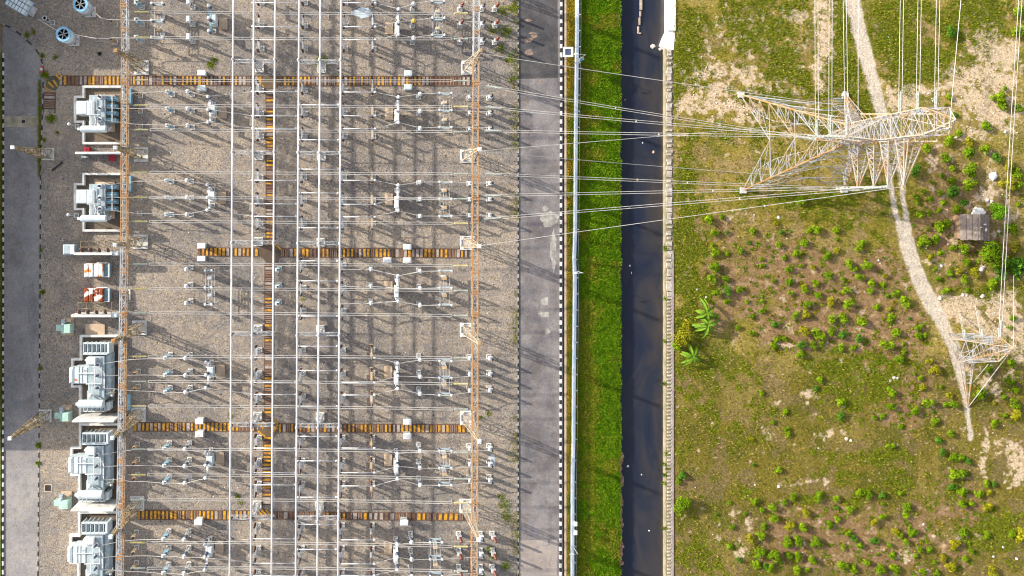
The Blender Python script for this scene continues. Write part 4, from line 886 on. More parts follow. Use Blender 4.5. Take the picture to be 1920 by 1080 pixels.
trench(502,819,500,950,1.6,'long striped trench between the bus tubes, lower length', 0.78, mix=(0.42,0.4,.2))
trench(93.5,172,92.5,212,2.2,'short rusty trench turning down beside the service road', 0.9, mix=(0.03,0.4,.2))
def junction(px, label, stripes, plain=None):
    cx = sum(p[0] for p in px)/len(px); cy = sum(p[1] for p in px)/len(px)
    t = empty('trench_junction', at(cx, cy), label, 'trench cover', 'octagonal trench junctions')
    P = [(gx(x)-t.location.x, gy(y)-t.location.y) for x, y in px]
    a = sum(P[i][0]*P[(i+1) % len(P)][1]-P[(i+1) % len(P)][0]*P[i][1] for i in range(len(P)))
    if a < 0: P = P[::-1]
    b = MB(); b.poly(P, 0.0, 0.10); b.build('plate', plain or mat('brown junction plate', (0.14,0.095,0.055), (0.10,0.07,0.045), 0.7, 0.8), t)
    b = MB()
    for (x0, y0, x1, y1, w) in stripes: b.bar((gx(x0)-t.location.x, gy(y0)-t.location.y, .11), (gx(x1)-t.location.x, gy(y1)-t.location.y, .11), w*S, 0, 0.03)
    b.build('painted_stripe', tryel, t)
junction([(490,146),(497,143),(524,143),(528,150),(524,158),(514,166),(496,166),(487,158)], 'brown octagonal junction cover on the top trench', [(484.5,145,485.5,158,3.5),(492,159,495,163,2)])
junction([(492,459),(516,456),(528,466),(529,476),(518,492),(500,492),(486,478),(485,466)], 'dark octagonal junction cover on the middle trench', [(501,452,511,459,3),(514,456,527,468,2.6),(481.5,468,481.5,479,4)], mat('dark junction plate', (0.075,0.055,0.04), (0.10,0.07,0.05), 0.7, 0.8))
junction([(486,790),(516,786),(524,796),(523,806),(514,819),(494,819),(483,806)], 'yellow striped junction cover on the lower middle trench', [(483,794,494,803,3),(491,789,500,796,3),(514,786,524,797,3),(484,808,497,818,3.5),(508,812,520,801,3),(511,806,523,794,2)])
junction([(474,958),(486,952),(505,956),(510,964),(506,972),(484,974),(472,968)], 'yellow striped junction cover on the bottom trench', [(474,960,484,969,3),(482,955,494,968,3),(490,955,502,968,3),(499,956,508,966,3),(477,968,481,972,3)])
junction([(90,143),(116,140),(116,152),(104,170),(84,164)], 'mossy striped corner cover where the top trench meets the service road', [(84,162,92,170,3.2),(91,154,101,164,3.2),(100,150,108,162,3.2),(105,140,116,152,3.2),(112,139,117,144,2.5)], mat('dark mossy plate', (0.07,0.065,0.05), (0.11,0.11,0.05), 0.7, 0.8))
# ------------------------------------------------------------------ transformers and their bunds
def wallpath(mb, pts, w, h, mi=0):
    P = [Vector((gx(x), gy(y), 0)) for x, y in pts]; n = len(P)
    for i in range(n-1):
        a, c = P[i], P[i+1]; d = (c-a).normalized()*(w/2-.004)
        e = 0.0 if i % 2 == 0 else 0.003
        mb.bar((a.x-d.x, a.y-d.y, (h+e)/2), (c.x+d.x, c.y+d.y, (h+e)/2), w-e*2, mi, h+e)
def bund(pts, pit, label, org):
    t = empty('bund_wall', org, label, 'bund wall', 'white bund walls round the transformers')
    b = MB(); wallpath(b, pts, 0.45, 0.75); b.build('wall', limewash, t, org)
    return t
def pit(px): flat('pit_ground', px, 0.006, brownpit)
def trA(dy, label, bl):
    Y = lambda y: y + dy; org = at(195, 215+dy)
    bund([(158.5,Y(163.5)),(233,Y(163.5)),(233,Y(269)),(158.5,Y(269)),(158.5,Y(229)),(143,Y(229)),(143,Y(182.5)),(158.5,Y(182.5)),(158.5,Y(163.5))], None, bl, at(143, 215+dy))
    pit([(158,Y(163)),(233,Y(163)),(233,Y(269)),(158,Y(269)),(158,Y(229)),(143,Y(229)),(143,Y(183)),(158,Y(183))])
    t = empty('power_transformer', org, label, 'transformer', 'power transformers beside the service road')
    G = lambda mb, x0, y0, x1, y1, z0, z1, mi=0, bv=0.0: (mb.bev if bv else mb.box)(*( [gx(x0), gy(Y(y1)), z0, gx(x1), gy(Y(y0)), z1] + ([bv] if bv else []) + [mi] ))
    b = MB(); G(b, 180, 178, 216, 247, 0, 0.35); b.build('plinth', tanconc, t, org)
    b = MB(); G(b, 180, 188, 204, 212, .35, 3.3, 0, .08); G(b, 178.6, 183, 206, 242.6, .35, 3.2, 0, .1); G(b, 205.4, 180.6, 207, 246, 2.95, 3.2); G(b, 176, 229, 184, 244, .35, 2.6, 0, .1); G(b, 183, 222, 186, 238, 3.2, 3.5)
    for y in (190, 200, 221, 233): G(b, 176.9, y, 178.6, y+1.2, .5, 3.0)
    b.build('tank', coolgrey, t, org)
    b = MB(); G(b, 155, 193.6, 175, 219, .5, 3.25, 0, .18); G(b, 176, 194, 187, 219, .5, 3.55, 0, .12); b.build('cooler_box', whiteblue, t, org)
    b = MB(); G(b, 175.1, 193, 176, 219.4, .5, 3.3); G(b, 181, 195, 181.4, 218, 3.55, 3.57); G(b, 178, 206, 186, 206.4, 3.55, 3.575); b.build('cover_seam', galv, t, org)
    for y in (184.5, 198.5, 211.5, 224.5):
        b = MB()
        for q in range(4): G(b, 209, y+q*2.1, 225, y+q*2.1+1.5, .75, 2.7)
        G(b, 207, y+2.5, 225.5, y+5, 2.55, 2.75)
        b.build('radiator', radblue, t, org)
    b = MB(); G(b, 219, 184, 220.2, 232, 2.78, 2.95); G(b, 206.6, 184, 207.6, 232, 2.6, 2.9); G(b, 209, 183.6, 220, 184.8, 2.78, 2.9)
    for pts in ([(189,190,3.6),(189,238,3.6)], [(176,220,3.7),(200,220,3.7),(200,208,3.5)], [(190,222,3.6),(193,232,3.7),(189,246,3.9)]):
        b.tube([(gx(x), gy(Y(y)), z) for x, y, z in pts], 0.09, 6)
    b.build('pipework', white, t, org)
    for i, y in enumerate((187, 208, 228)):
        b = MB(); b.lathe([(.5,3.2),(.5,3.42),(.4,3.46)], (gx(199), gy(Y(y)), 0), 14); bb = b.build('bushing', white, t, org, True)
        c = MB(); c.ribs((gx(199), gy(Y(y)), 3.45), 0, 1.5, .11, .19, .14, 9, 0, (0.18,-0.05,1)); c.build('insulator', blueporcelain, bb, org, True)
    b = MB(); x0, x1, yc = gx(168.5), gx(213.5), gy(Y(246.5)); b.lathe([(.35,-.16),(.62,-.08),(.7,.05),(.7,x1-x0-.05),(.62,x1-x0+.08),(.3,x1-x0+.16)], (x0, yc, 4.15), 16, 0, (1,0,0)); b.cbox(x0-.55, yc, 3.85, .55, .5, .6)
    for x in (x0+1, x1-1): b.box(x-.12, yc-.4, 2.6, x+.12, yc+.4, 3.6)
    b.build('conservator', whiteblue, t, org, False)
    b = MB(); b.lathe([(.2,0),(.4,.1),(.25,.5),(.1,.6)], (x1+.2, yc, 4.0), 8, 0, (1,.1,0)); b.bar((x1+.2,yc,3.7),(x1+.7,yc+.5,3.3),.2); b.bar((gx(194),gy(Y(236)),3.3),(gx(204),gy(Y(241)),3.8),.35); b.cbox(gx(199),gy(Y(239)),3.2,.5,.5,.9); b.build('valve_gear', galvlight, t, org)
trA(0, 'grey power transformer with four blue radiators, upper of the two under the top trench', 'white bund wall round the uppermost grey transformer')
trA(163, 'grey power transformer with four blue radiators, lower one above the tall kiosk wall', 'white bund wall round the second grey transformer from the top')
def trB(dy, label, bl, lit=False):
    Y = lambda y: y + dy; xo = -1.5*dy/165; X = lambda x: x + xo; org = at(205+xo, 700+dy)
    ring = [(228,629),(154,629),(154,672.5),(138,672.5),(138,723),(152.5,723),(152.5,782)]
    bund([(X(x),Y(y)) for x, y in ring] + [(X(228),Y(782))], None, bl, at(138+xo, 700+dy))
    b = MB(); wallpath(b, [(X(229.6),Y(630)),(X(229),Y(782))], .45, .747); b.build('wall', limewash, [o for o in COL.objects if o.name.startswith('bund_wall')][-1], at(138+xo, 700+dy))
    pit([(X(x),Y(y)) for x, y in ring] + [(X(229),Y(782))])
    t = empty('power_transformer', org, label, 'transformer', 'power transformers beside the service road')
    # top outlines were measured at height, so shift each to the ground first
    def G(mb, x0, y0, x1, y1, z0, z1, mi=0, bv=0.0):
        k = (HC-z1)/HC; ax = NX+(x0-NX)*k; bx = NX+(x1-NX)*k; ay = NY+(y0-NY)*k; cy = NY+(y1-NY)*k
        a = [gx(X(ax)), gy(Y(cy)), z0, gx(X(bx)), gy(Y(ay)), z1]
        mb.bev(*a, bv, mi) if bv else mb.box(*a, mi)
    b = MB(); G(b, 170, 668, 214, 752, 0, .35); b.build('plinth', greyconc, t, org)
    b = MB(); G(b, 165, 668, 196, 752, .35, 3.3, 0, .1); G(b, 196, 664, 207, 744, .35, 2.9, 0, .35); G(b, 201, 690, 209, 704, .5, 2.6, 0, .1); G(b, 163, 733, 175, 752, .35, 2.9, 0, .08)
    for y in (672, 684, 708, 716, 728): G(b, 197, y, 208, y+1.5, .6, 2.6)
    b.build('tank', coolgrey, t, org)
    b = MB(); G(b, 161, 671, 180, 684, 1.0, 3.7, 0, .1); G(b, 159, 674, 162, 677, 2.5, 3.3); b.build('tap_changer_box', white, t, org)
    b = MB(); G(b, 129, 690, 137, 719, .5, 3.0, 0, .25); G(b, 137.5, 689, 164, 719.5, .5, 3.35, 0, .12); G(b, 164, 690, 175, 719, .5, 3.1, 0, .3); bx = b.build('cooler_box', whiteblue if not lit else white, t, org)
    b = MB()
    for x in (137, 147.3, 153.3): G(b, x, 688.5, x+1, 720, 3.0, 3.42)
    for x in (157, 159.5): G(b, x, 694, x+1.6, 697, 3.3, 3.38)
    b.build('cover_seam', mat('seam grey', (0.36,0.40,0.43), (0.28,0.32,0.36), 1), bx, org)
    if dy == 0:
        b = MB(); G(b, 140, 709, 146, 716, 3.3, 3.362); b.build('rust_patch', mat('flaking rust', (0.7,0.7,0.68), (0.55,0.13,0.02), 2.4, .8, 0, 3, .46, .52), bx, org)
    b = MB()
    for i in range(6):
        x = 156 + i*8.1
        for q in range(4): G(b, x+q*1.25, 646, x+q*1.25+.8, 661, .9, 3.1)
        G(b, x-.5, 644, x+.6, 663, .8, 3.5)
    G(b, 155.5, 661, 201, 665.4, 2.9, 3.5, 0, .06); G(b, 155.5, 642.6, 205, 645.6, 3.0, 3.5, 0, .06); G(b, 200.5, 644, 205, 664, .8, 3.45, 0, .1)
    b.build('radiator', [whiteblue], t, org); b = MB(); G(b, 156, 645.6, 200.6, 661, .5, .95); b.build('radiator_gap_shade', darkslot, t, org)  # near-black slab under the fins puts the gaps' shade into colour
    b = MB()
    for i in range(6):
        x = 156 + i*8
        for q in range(4): G(b, x+q*1.25, 760, x+q*1.25+.8, 771, .9, 2.9)
        G(b, x-.4, 757, x+.7, 772.4, .8, 3.05)
    G(b, 155, 770.5, 198, 772.6, 2.6, 3.05); G(b, 198, 755, 205, 770, .8, 2.9, 0, .15)
    b.build('radiator', [whiteblue], t, org)
    b = MB()
    for pts in ([(178,668,3.8),(178,724,3.8)], [(140,700,3.7),(178,700,3.7)], [(173,688,3.9),(190,688,3.9),(190,719,3.9),(173,719,3.9),(173,742,3.9)], [(161,720,3.6),(178,720,3.6)], [(186,690,3.7),(196,700,3.5),(196,730,3.4)], [(200,700,2.9),(206,712,2.7),(200,730,2.9)], [(176,740,3.6),(190,748,3.6)]):
        b.tube([at(x+xo, Y(y), z) if False else (gx(X(NX+(x-NX)*(HC-z)/HC)), gy(Y(NY+(y-NY)*(HC-z)/HC)), z) for x, y, z in pts], 0.10, 6)
    b.build('pipework', white, t, org)
    for y in (684, 704, 727):
        k = (HC-3.5)/HC; cx, cy = gx(X(NX+(184-NX)*k)), gy(Y(NY+(y-NY)*k))
        b = MB(); b.lathe([(.46,3.3),(.46,3.55),(.36,3.6)], (cx, cy, 0), 14); bb = b.build('bushing', white, t, org, True)
        c = MB(); c.ribs((cx, cy, 3.6), 0, 1.5, .11, .2, .14, 9, 0, (.1,.2,1)); c.build('insulator', blueporcelain, bb, org, True)
    k = (HC-4.4)/HC; x0, x1, yc = gx(X(NX+(148-NX)*k)), gx(X(NX+(194-NX)*k)), gy(Y(NY+(757.5-NY)*k))
    b = MB(); b.lathe([(.4,-.14),(.72,-.06),(.82,.06),(.82,x1-x0-.06),(.72,x1-x0+.06),(.4,x1-x0+.14)], (x0, yc, 4.3), 18, 0, (1,0,0)); b.cbox(x0-.4, yc, 4.0, .5, .5, .6)
    for x in (x0+1, x1-1): b.box(x-.1, yc-.4, 2.0, x+.1, yc+.4, 3.6)
    b.build('conservator', white if lit else whiteblue, t, org)
    b = MB(); b.lathe([(.1,0),(.5,.25),(.5,.45),(.15,1.2)], (gx(X(213)), gy(Y(730)), 2.4), 10, 0, (1,0,.1)); b.build('cable_box', tanconc, t, org)
    b = MB(); b.ball((gx(X(184)), gy(Y(732)), 3.9), .42); b.ball((gx(X(218)), gy(Y(735)), 2.5), .34); b.bar((gx(X(188)),gy(Y(736)),3.4),(gx(X(222)),gy(Y(728)),2.8),.14,1); b.bar((gx(X(222)),gy(Y(728)),2.8),(gx(X(224)),gy(Y(722)),2.8),.14,1); b.build('expansion_vessel', [white, mint], t, org)
    for yb in (720, 696):
        pass
trB(0, 'white transformer with ribbed radiators and a rusty cooler box, uppermost of the three', 'white bund wall round the rusty lidded white transformer')
trB(165, 'clean white transformer with ribbed radiators, middle of the three lower ones', 'white bund wall round the middle white transformer')
trB(329, 'white transformer with ribbed radiators cut by the bottom edge', 'white bund wall round the transformer at the bottom edge')
def firewall(x0, x1, yt, z, label, name='fire_wall', m=limewash, th=.35):
    a, c = at(x0, yt, z), at(x1, yt, z); t = empty(name, ((a.x+c.x)/2, a.y, 0), label, 'wall', None)
    b = MB(); b.box(a.x, a.y-th, 0, c.x, a.y, z); b.build('wall_panel', m, t, t.location)
    return t, a, c
firewall(135, 213, 788.5, 5.2, 'tall white fire wall below the rusty lidded transformer')
firewall(133, 212, 955.5, 5.2, 'tall white fire wall below the middle white transformer, dusty on one corner')
firewall(131, 209, 1121, 5.2, 'tall white fire wall below the lowest transformer')
def bushwall(x0, x1, yt, z, label, ys=1, n=4):
    t, a, c = firewall(x0, x1, yt, z, label, 'bushing_wall', limewash, .5)
    b = MB(); b.bev(c.x-.05, a.y-.62, .2, c.x+1.1, a.y+.15, z-.25, .08); b.build('end_cabinet', whiteblue, t, t.location)
    for i in range(n):
        x = a.x + 1.5 + i*1.75
        q = MB(); q.ribs((x, a.y+.35, z-.55), 0, 1.0, .14, .24, .14, 9, 0, (0.1,.5,1)); q.cbox(x, a.y+.2, z-.7, .5,.4,.16); q.build('bushing', porcelain, t, t.location, True)
    b = MB(); b.box(a.x+1, a.y+1.0, z-1.0, c.x-1.5, a.y+1.12, z-.9); b.box(a.x+1, a.y+2.2, z-1.0, c.x-1.5, a.y+2.3, z-.9)
    for i in range(5): b.bar((a.x+1+i*1.7, a.y, z-1),(a.x+1+i*1.7, a.y+2.3, z-1), .08); b.bar((a.x+1+i*1.7, a.y+2.25, 0),(a.x+1+i*1.7, a.y+2.25, z-1), .1)
    b.build('bracket_frame', darksteel, t, t.location)
bushwall(133, 208, 590, 4.0, 'white wall with four brown bushings below the rust red radiator box')
bushwall(138, 210, 473.5, 4.0, 'white wall with brown bushings and a grey end tank, above the orange stained box')
t = empty('end_tank', at(138, 468), 'grey rounded tank box at the road end of the upper bushing wall', 'tank')
b = MB(); a, c = at(117, 458.5, 3.2), at(139, 478, 3.2); b.bev(a.x, c.y, .4, c.x, a.y, 3.2, .3); b.box(a.x+1.6, c.y+.2, 3.2, a.x+1.75, a.y-.2, 3.3, 0); b.build('shell', coolgrey, t, t.location)
b = MB(); b.bev(c.x-.75, c.y+.15, 3.0, c.x+.1, a.y-.15, 3.35, .08); b.build('hatch', whiteblue, t, t.location)
t, a, c = firewall(141, 231, 284.5, 3.6, 'thin white screen wall between the two grey transformers', 'screen_wall', limewash, .3)
b = MB(); b.bar((a.x, a.y-.35, 3.68),(c.x, a.y-.25, 3.68), .22, 0, .14); b.build('wall_cap', whiteblue, t, t.location)
for (x, y, m, nm, lab, dx, dy_) in [(162.5,280.5,redm,'red_box','red slatted box above the screen wall',10,9),(209,296.5,redm,'red_box','red slatted box below the screen wall',11,11),(218,277,yelm,'yellow_box','small orange box beside the gantry at the screen wall',8,6),(157.5,294,whiteblue,'white_box','small flat white box below the screen wall',11,4)]:
    p = at(x, y, .8); t = empty(nm, (p.x, p.y, 0), lab, 'box')
    b = MB(); w_, d_ = dx*S/2, dy_*S/2; b.bev(-w_,-d_,0,w_,d_,.8,.04); b.build('case', m, t)
    b = MB()
    for i in range(4): b.box(-w_*.8+i*w_*.45, -d_*.85, .8, -w_*.8+i*w_*.45+.1, d_*.85, .86)
    b.build('slat', m, t)
def radbox(y, m, side, label):
    p = at(180, y, 2.2); t = empty('radiator_box', (p.x, p.y, 0), label, 'radiator box', 'painted radiator boxes')
    b = MB()
    for i, x in enumerate((-2.45,-1.45,-.45,.55)): b.bev(x, -1.35, .3, x+.92, 1.35, 2.2 + (.12 if i % 2 else 0), .16)
    b.build('casing', m, t)
    b = MB(); b.bev(1.5,-1.2,.3,2.5,1.2,1.9,.05); b.build('side_cabinet', mat('slate blue panel', (0.17,0.27,0.31), (0.13,0.2,0.24), 1), t)
    b = MB(); b.box(.0,1.4,1.2,2.2,1.6,1.9); b.box(2.45,-1.25,1.6,2.62,1.5,2.0); b.box(1.5,-1.4,1.6,2.6,-1.22,1.95); b.build('frame', [white], t)
radbox(507, ruststain, 0, 'white finned box with orange stains between the two bushing walls'); radbox(553.5, rustred, 0, 'rust eaten red and white finned box above the lower bushing wall')
def auxtr(cx, cy, label):
    t = empty('auxiliary_transformer', at(cx, cy), label, 'transformer', 'mint green auxiliary transformers')
    b = MB(); b.box(-.9,-1.8,0,1.2,1.8,.3); b.build('plinth', tanconc, t)
    b = MB(); b.bev(.05,-1.05,.3,1.35,.75,2.3,.1); b.bev(-.65,-1.2,.3,.1,1.1,1.9,.08); b.build('tank', mint, t)
    b = MB()
    for i in range(5): b.box(-1.7+.0*i,-.55+i*.24,.6,-.6,-.55+i*.24+.12,1.7)
    b.box(-1.75,-.6,1.6,-.6,.6,1.78); b.build('radiator', mint, t)
    b = MB(); b.bev(-.6,1.0,.9,.15,1.75,2.1,.06); b.lathe([(.3,1.9),(.3,2.2),(.2,2.3)], (-.2,.8,0), 10); b.build('cable_box', coolgrey, t)
    b = MB(); b.box(.2,1.15,1.4,1.2,1.7,1.6); b.build('shelf', tanconc, t)
auxtr(128, 612, 'mint green auxiliary transformer beside the tan slab'); auxtr(125, 775, 'mint green auxiliary transformer beside the upper fire wall'); auxtr(124, 937, 'mint green auxiliary transformer beside the lower fire wall')
b = MB(); b.box(gx(161), gy(629), 0, gx(197), gy(607), .25); tag(b.build('concrete_slab', tanconc, None, at(179, 618)), 'bare tan concrete slab above the upper white transformer', 'slab')
# kiosks along the trenches
for (x, y, m, lab) in [(378,136,white,'white kiosk on the top trench, upper one by the transformer side'),(378,165,whiteblue,'grey white kiosk below the top trench on the transformer side'),(765.5,137,whiteblue,'white kiosk above the top trench on the canal side'),(765.5,163,whiteblue,'white kiosk below the top trench on the canal side'),
    (377.5,461,white,'white kiosk above the middle trench end'),(377,485,white,'white kiosk below the middle trench end'),(764,463,whiteblue,'white kiosk above the middle trench on the canal side'),(764,488,white,'white kiosk below the middle trench, closer to the canal gantry'),(726.5,488,white,'white kiosk below the middle trench, closer to the bus tubes'),
    (373.5,790.5,white,'white kiosk above the lower middle trench on the transformer side'),(373.5,814.5,white,'white kiosk with an orange mark below the lower middle trench'),(764,791.5,white,'white kiosk above the lower middle trench on the canal side'),(764,818.5,white,'white kiosk below the lower middle trench on the canal side'),(371.5,980,white,'white kiosk below the bottom trench on the transformer side'),(758,980.5,white,'white kiosk below the bottom trench on the canal side')]:
    p = at(x, y, 1.9); t = empty('kiosk', (p.x, p.y, 0), lab, 'kiosk', 'white kiosks along the trenches')
    b = MB(); b.box(-.72,-.48,0,.72,.48,.2); b.build('plinth', greyconc, t)
    b = MB(); b.box(-.66,-.42,.2,.66,.42,1.75); b.build('body', whiteblue, t)
    b = MB(); b.bev(-.82,-.56,1.75,.82,.56,1.95,.08); b.build('roof', m, t)
    b = MB()
    for s_ in (-1,1): b.box(s_*.33-.29,-.445,.3,s_*.33+.29,-.42,1.65)
    b.build('door', white, t)
    if 'orange' in lab: b = MB(); b.box(-.25,-.3,1.95,.2,-.18,1.96); b.build('mark', yelm, t)
# air core reactors and neighbours at the upper corner
def reactor(tx, ty, label):
    g = (NX+(tx-NX)*(HC-5.4)/HC, NY+(ty-NY)*(HC-5.4)/HC); p = at(g[0], g[1]); t = empty('air_core_reactor', p, label, 'reactor', 'blue topped air core reactors')
    b = MB(); b.cbox(0,0,0,2.1,2.1,.25); b.build('footing', limewash, t); b = MB()
    for a in range(4): b.bar((.8*math.cos(a*1.57+.4),.8*math.sin(a*1.57+.4),.25),(.8*math.cos(a*1.57+.4),.8*math.sin(a*1.57+.4),2.3),.2)
    b.build('support_post', porcelain, t)
    b = MB(); n = 28; R = 1.46
    for (ro, ri) in ((R, R-.12), (R-.32, R-.4)): b.lathe([(ri,2.3),(ro,2.3),(ro,5.25),(ri,5.25),(ri,2.3)], (0,0,0), n)
    b.build('winding', whiteblue, t, None, True)
    b = MB(); b.lathe([(R-.42,5.25),(R+.04,5.25),(R+.04,5.42),(R-.42,5.42),(R-.42,5.25)], (0,0,0), n, 0); b.build('rim', mat('sky blue rim', (0.16,0.36,0.55), (0.22,0.46,0.66), 1.2, .5), t)
    b = MB(); b.lathe([(.02,2.5),(1.0,2.5),(.02,2.52)], (0,0,0), n, 1)
    for a in range(6): b.bar((0,0,5.3),(1.2*math.cos(a*1.047+.3),1.2*math.sin(a*1.047+.3),5.3),.1,0,.3)
    b.cbox(0,0,5.1,.3,.3,.35); b.build('spider', [galvlight, black], t)
reactor(150.5, 8, 'blue topped air core reactor at the top edge of the photo'); reactor(118.5, 64, 'blue topped air core reactor standing by the curved kerb')
t = empty('capacitor_rack', at(57, 19), 'white slatted capacitor rack on a pad in the top corner', 'capacitor rack'); ang = math.radians(-30)
t.rotation_euler = (0,0,ang)
b = MB(); b.cbox(0,0,0,2.4,1.9,.28); b.build('footing', limewash, t); b = MB()
for sx in (-.9,.9):
    for sy in (-.7,.7): b.bar((sx,sy,.2),(sx,sy,4.2),.14)
b.bar((-.9,-.7,.3),(.9,.7,3.5),.1); b.bar((.9,-.7,.3),(-.9,.7,3.5),.1); b.build('stand', galv, t)
for i in range(6):
    b = MB()
    for q in range(3): b.bev(-2.1+i*.72,-1.5+q*1.02,4.2,-2.1+i*.72+.6,-1.5+q*1.02+.9,5.4,.1)
    b.build('capacitor_can', whiteblue, t)
b = MB(); b.box(-2.2,-1.6,4.05,2.3,1.6,4.2); b.box(-2.2,-1.62,4.6,2.3,-1.52,4.75); b.build('tray', mat('blue tray', (0.35,0.45,0.55),(0.25,0.35,0.45),1), t)
t = empty('ring_post', at(99, 43), 'thin post with a round white ring on top beside the capacitor rack', 'post'); foot(t, 1.0)
b = MB(); pedestal(b, 2.2, .5); b.build('pedestal', galv, t); b = MB(); b.ribs((0,0,0), 2.2, 3.6, .1, .17); b.build('insulator', porcelain, t, None, True)
b = MB(); b.lathe([(.34,3.6),(.44,3.66),(.44,3.76),(.34,3.8),(.34,3.6)], (0,0,0), 16); b.build('ring', white, t)
for (x, y, lab) in [(216.5,45.5,'short post insulator outside the gantry, upper of the two under the reactors'),(216.5,79,'short post insulator outside the gantry, lower of the two under the reactors')]:
    spawn('arr', kit_arrester, at(x, y), lab, 'post insulator', 'posts outside the transformer gantry')
for (x, y, lab) in [(145.5,237.5,'white headed sensor post beside the first grey transformer'),(144,404,'white headed sensor post beside the second grey transformer')]:
    t = empty('sensor_post', at(x, y), lab, 'post', 'sensor posts'); foot(t, .9); b = MB(); b.tube([(0,0,.1),(0,0,2.9)], .08, 6); b.bar((0,0,2.6),(-.35,.1,2.9),.2); b.build('pole', galv, t)
    b = MB(); b.ball((-.45,.15,3.1), .33); b.build('head', white, t, None, True)
lead([at(70,35,4.4), at(112,60,5.2)], 'thin lead from the capacitor rack to the lower reactor', 'reactor leads', .07); lead([at(128,62,5.4), at(180,72,5), at(212,71,4), at(305,71,4.3)], 'pale lead from the lower reactor to the gantry', 'reactor leads', .09)
lead([at(160,8,5.4), at(190,34,4.6), at(208,37,4), at(300,38,4.3)], 'pale lead from the upper reactor to the gantry', 'reactor leads', .09)
# manholes and small things lying about
for (x, y, s_, lab, zz) in [(90,915,1.6,'square manhole with a pale rim in the yard gravel',.05),(43.5,227.5,.95,'dark square manhole in the concrete road crossing',-.09)]:
    t = empty('manhole', at(x, y), lab, 'manhole'); b = MB(); b.box(-s_/2,-s_/2,zz-.02,s_/2,s_/2,zz); b.build('rim', tanconc, t); b = MB(); b.box(-s_*.38,-s_*.38,zz,s_*.38,s_*.38,zz+.02); b.build('lid', black, t)
for (x, y, r_, lab) in [(187,101,.42,'old black tyre lying on the yard gravel')]:
    b = MB(); b.lathe([(r_*.5,0),(r_,.02),(r_,.2),(r_*.5,.22),(r_*.5,0)], (0,0,0), 16); o = b.build('tyre', black, None, (0,0,0), True); o.location = at(x, y, 0); tag(o, lab, 'tyre')
b = MB(); b.tube([at(97,320,.2), at(117,304,.25)], .17, 8); tag(b.build('pipe', black, None, at(107,312)), 'dark pipe lying on the gravel below the upper lightning mast', 'pipe')
b = MB(); b.cbox(0,0,0,.5,1.35,.35); b.cbox(0.05,0,.35,.3,.5,.5,1); o = b.build('hydrant', [redm, kerbwhite], None, (0,0,0)); o.location = at(80,131,0); tag(o, 'small red and white marker on the service road kerb', 'marker')
for (x, y, w_, d_, lab) in [(243,182,.3,1.6,'pale blue cable box at the gantry foot beside the first transformer'),(243,345,.3,1.6,'pale blue cable box at the gantry foot beside the second transformer'),(241,752,.3,1.6,'pale blue cable box at the gantry foot beside the upper white transformer')]:
    b = MB(); b.bev(-w_,-d_,0,w_,d_,1.1,.05); o = b.build('cable_box', radblue, None, (0,0,0)); o.location = at(x+3, y, 0); tag(o, lab, 'cable box')
fr = MB()
for (x0,y0,x1,y1) in [(224,543,244,545.2),(224,545.2,226,564),(242,545.2,244,562)]: fr.px(x0,y0,x1,y1,0,.4)
tag(fr.build('foundation_frame', limewash, None, at(234,552)), 'white U shaped foundation frame under the gantry beside the rusty box', 'foundation')
b = MB(); b.poly([(gx(x)-gx(680), -(gy(y)-gy(24))*-1) for x, y in splat(680, 24, 20, 9, 77)][::-1], 0.006, .016); o = b.build('plastic_sheet', mat('hazy blue sheet', (0.52,0.60,0.68), (0.40,0.46,0.52), .8, .5), None, None); o.location = at(680, 24, 0); tag(o, 'hazy pale blue sheet lying on the gravel near the top', 'sheet')
b = MB(); b.poly([(gx(x)-gx(922), (gy(y)-gy(864))) for x, y in splat(922, 864, 7, 12, 78)][::-1], 0.006, .016); o = b.build('plastic_sheet', mat('grey sheet', (0.50,0.54,0.58), (0.38,0.40,0.44), .8, .5), None, None); o.location = at(922, 864, 0); tag(o, 'small pale sheet on the gravel beyond the canal gantry', 'sheet')
# the control building west of the road, whose shade lies over the road and the upper left yard
t = empty('control_building', (gx(-150), gy(300), 0), 'control building beside the service road whose shade falls over it', 'building')
b = MB(); bx0, bx1, by0, by1, bh = gx(-330), gx(-15), gy(766), gy(-500), 8.1; b.box(bx0, by0, -.3, bx1, by1, bh); b.box(bx0, gy(10), bh+.5, bx1, by1, 13.6); b.build('wall', mat('cream render', (0.6,0.57,0.5), (0.5,0.47,0.42), .4), t, t.location)
b = MB(); b.box(bx0-.2, by0-.2, bh, bx1+.2, by1+.2, bh+.5); b.build('roof', greyconc, t, t.location); b = MB()
for f in range(2):
    for i in range(34): b.box(bx1, by0+2+i*4, 1.3+f*3.8, bx1+.05, by0+4.4+i*4, 3.2+f*3.8)
b.build('window_band', mat('dark window glass', (0.03,0.04,0.05), (0.04,0.05,0.06), 1, .1), t, t.location)
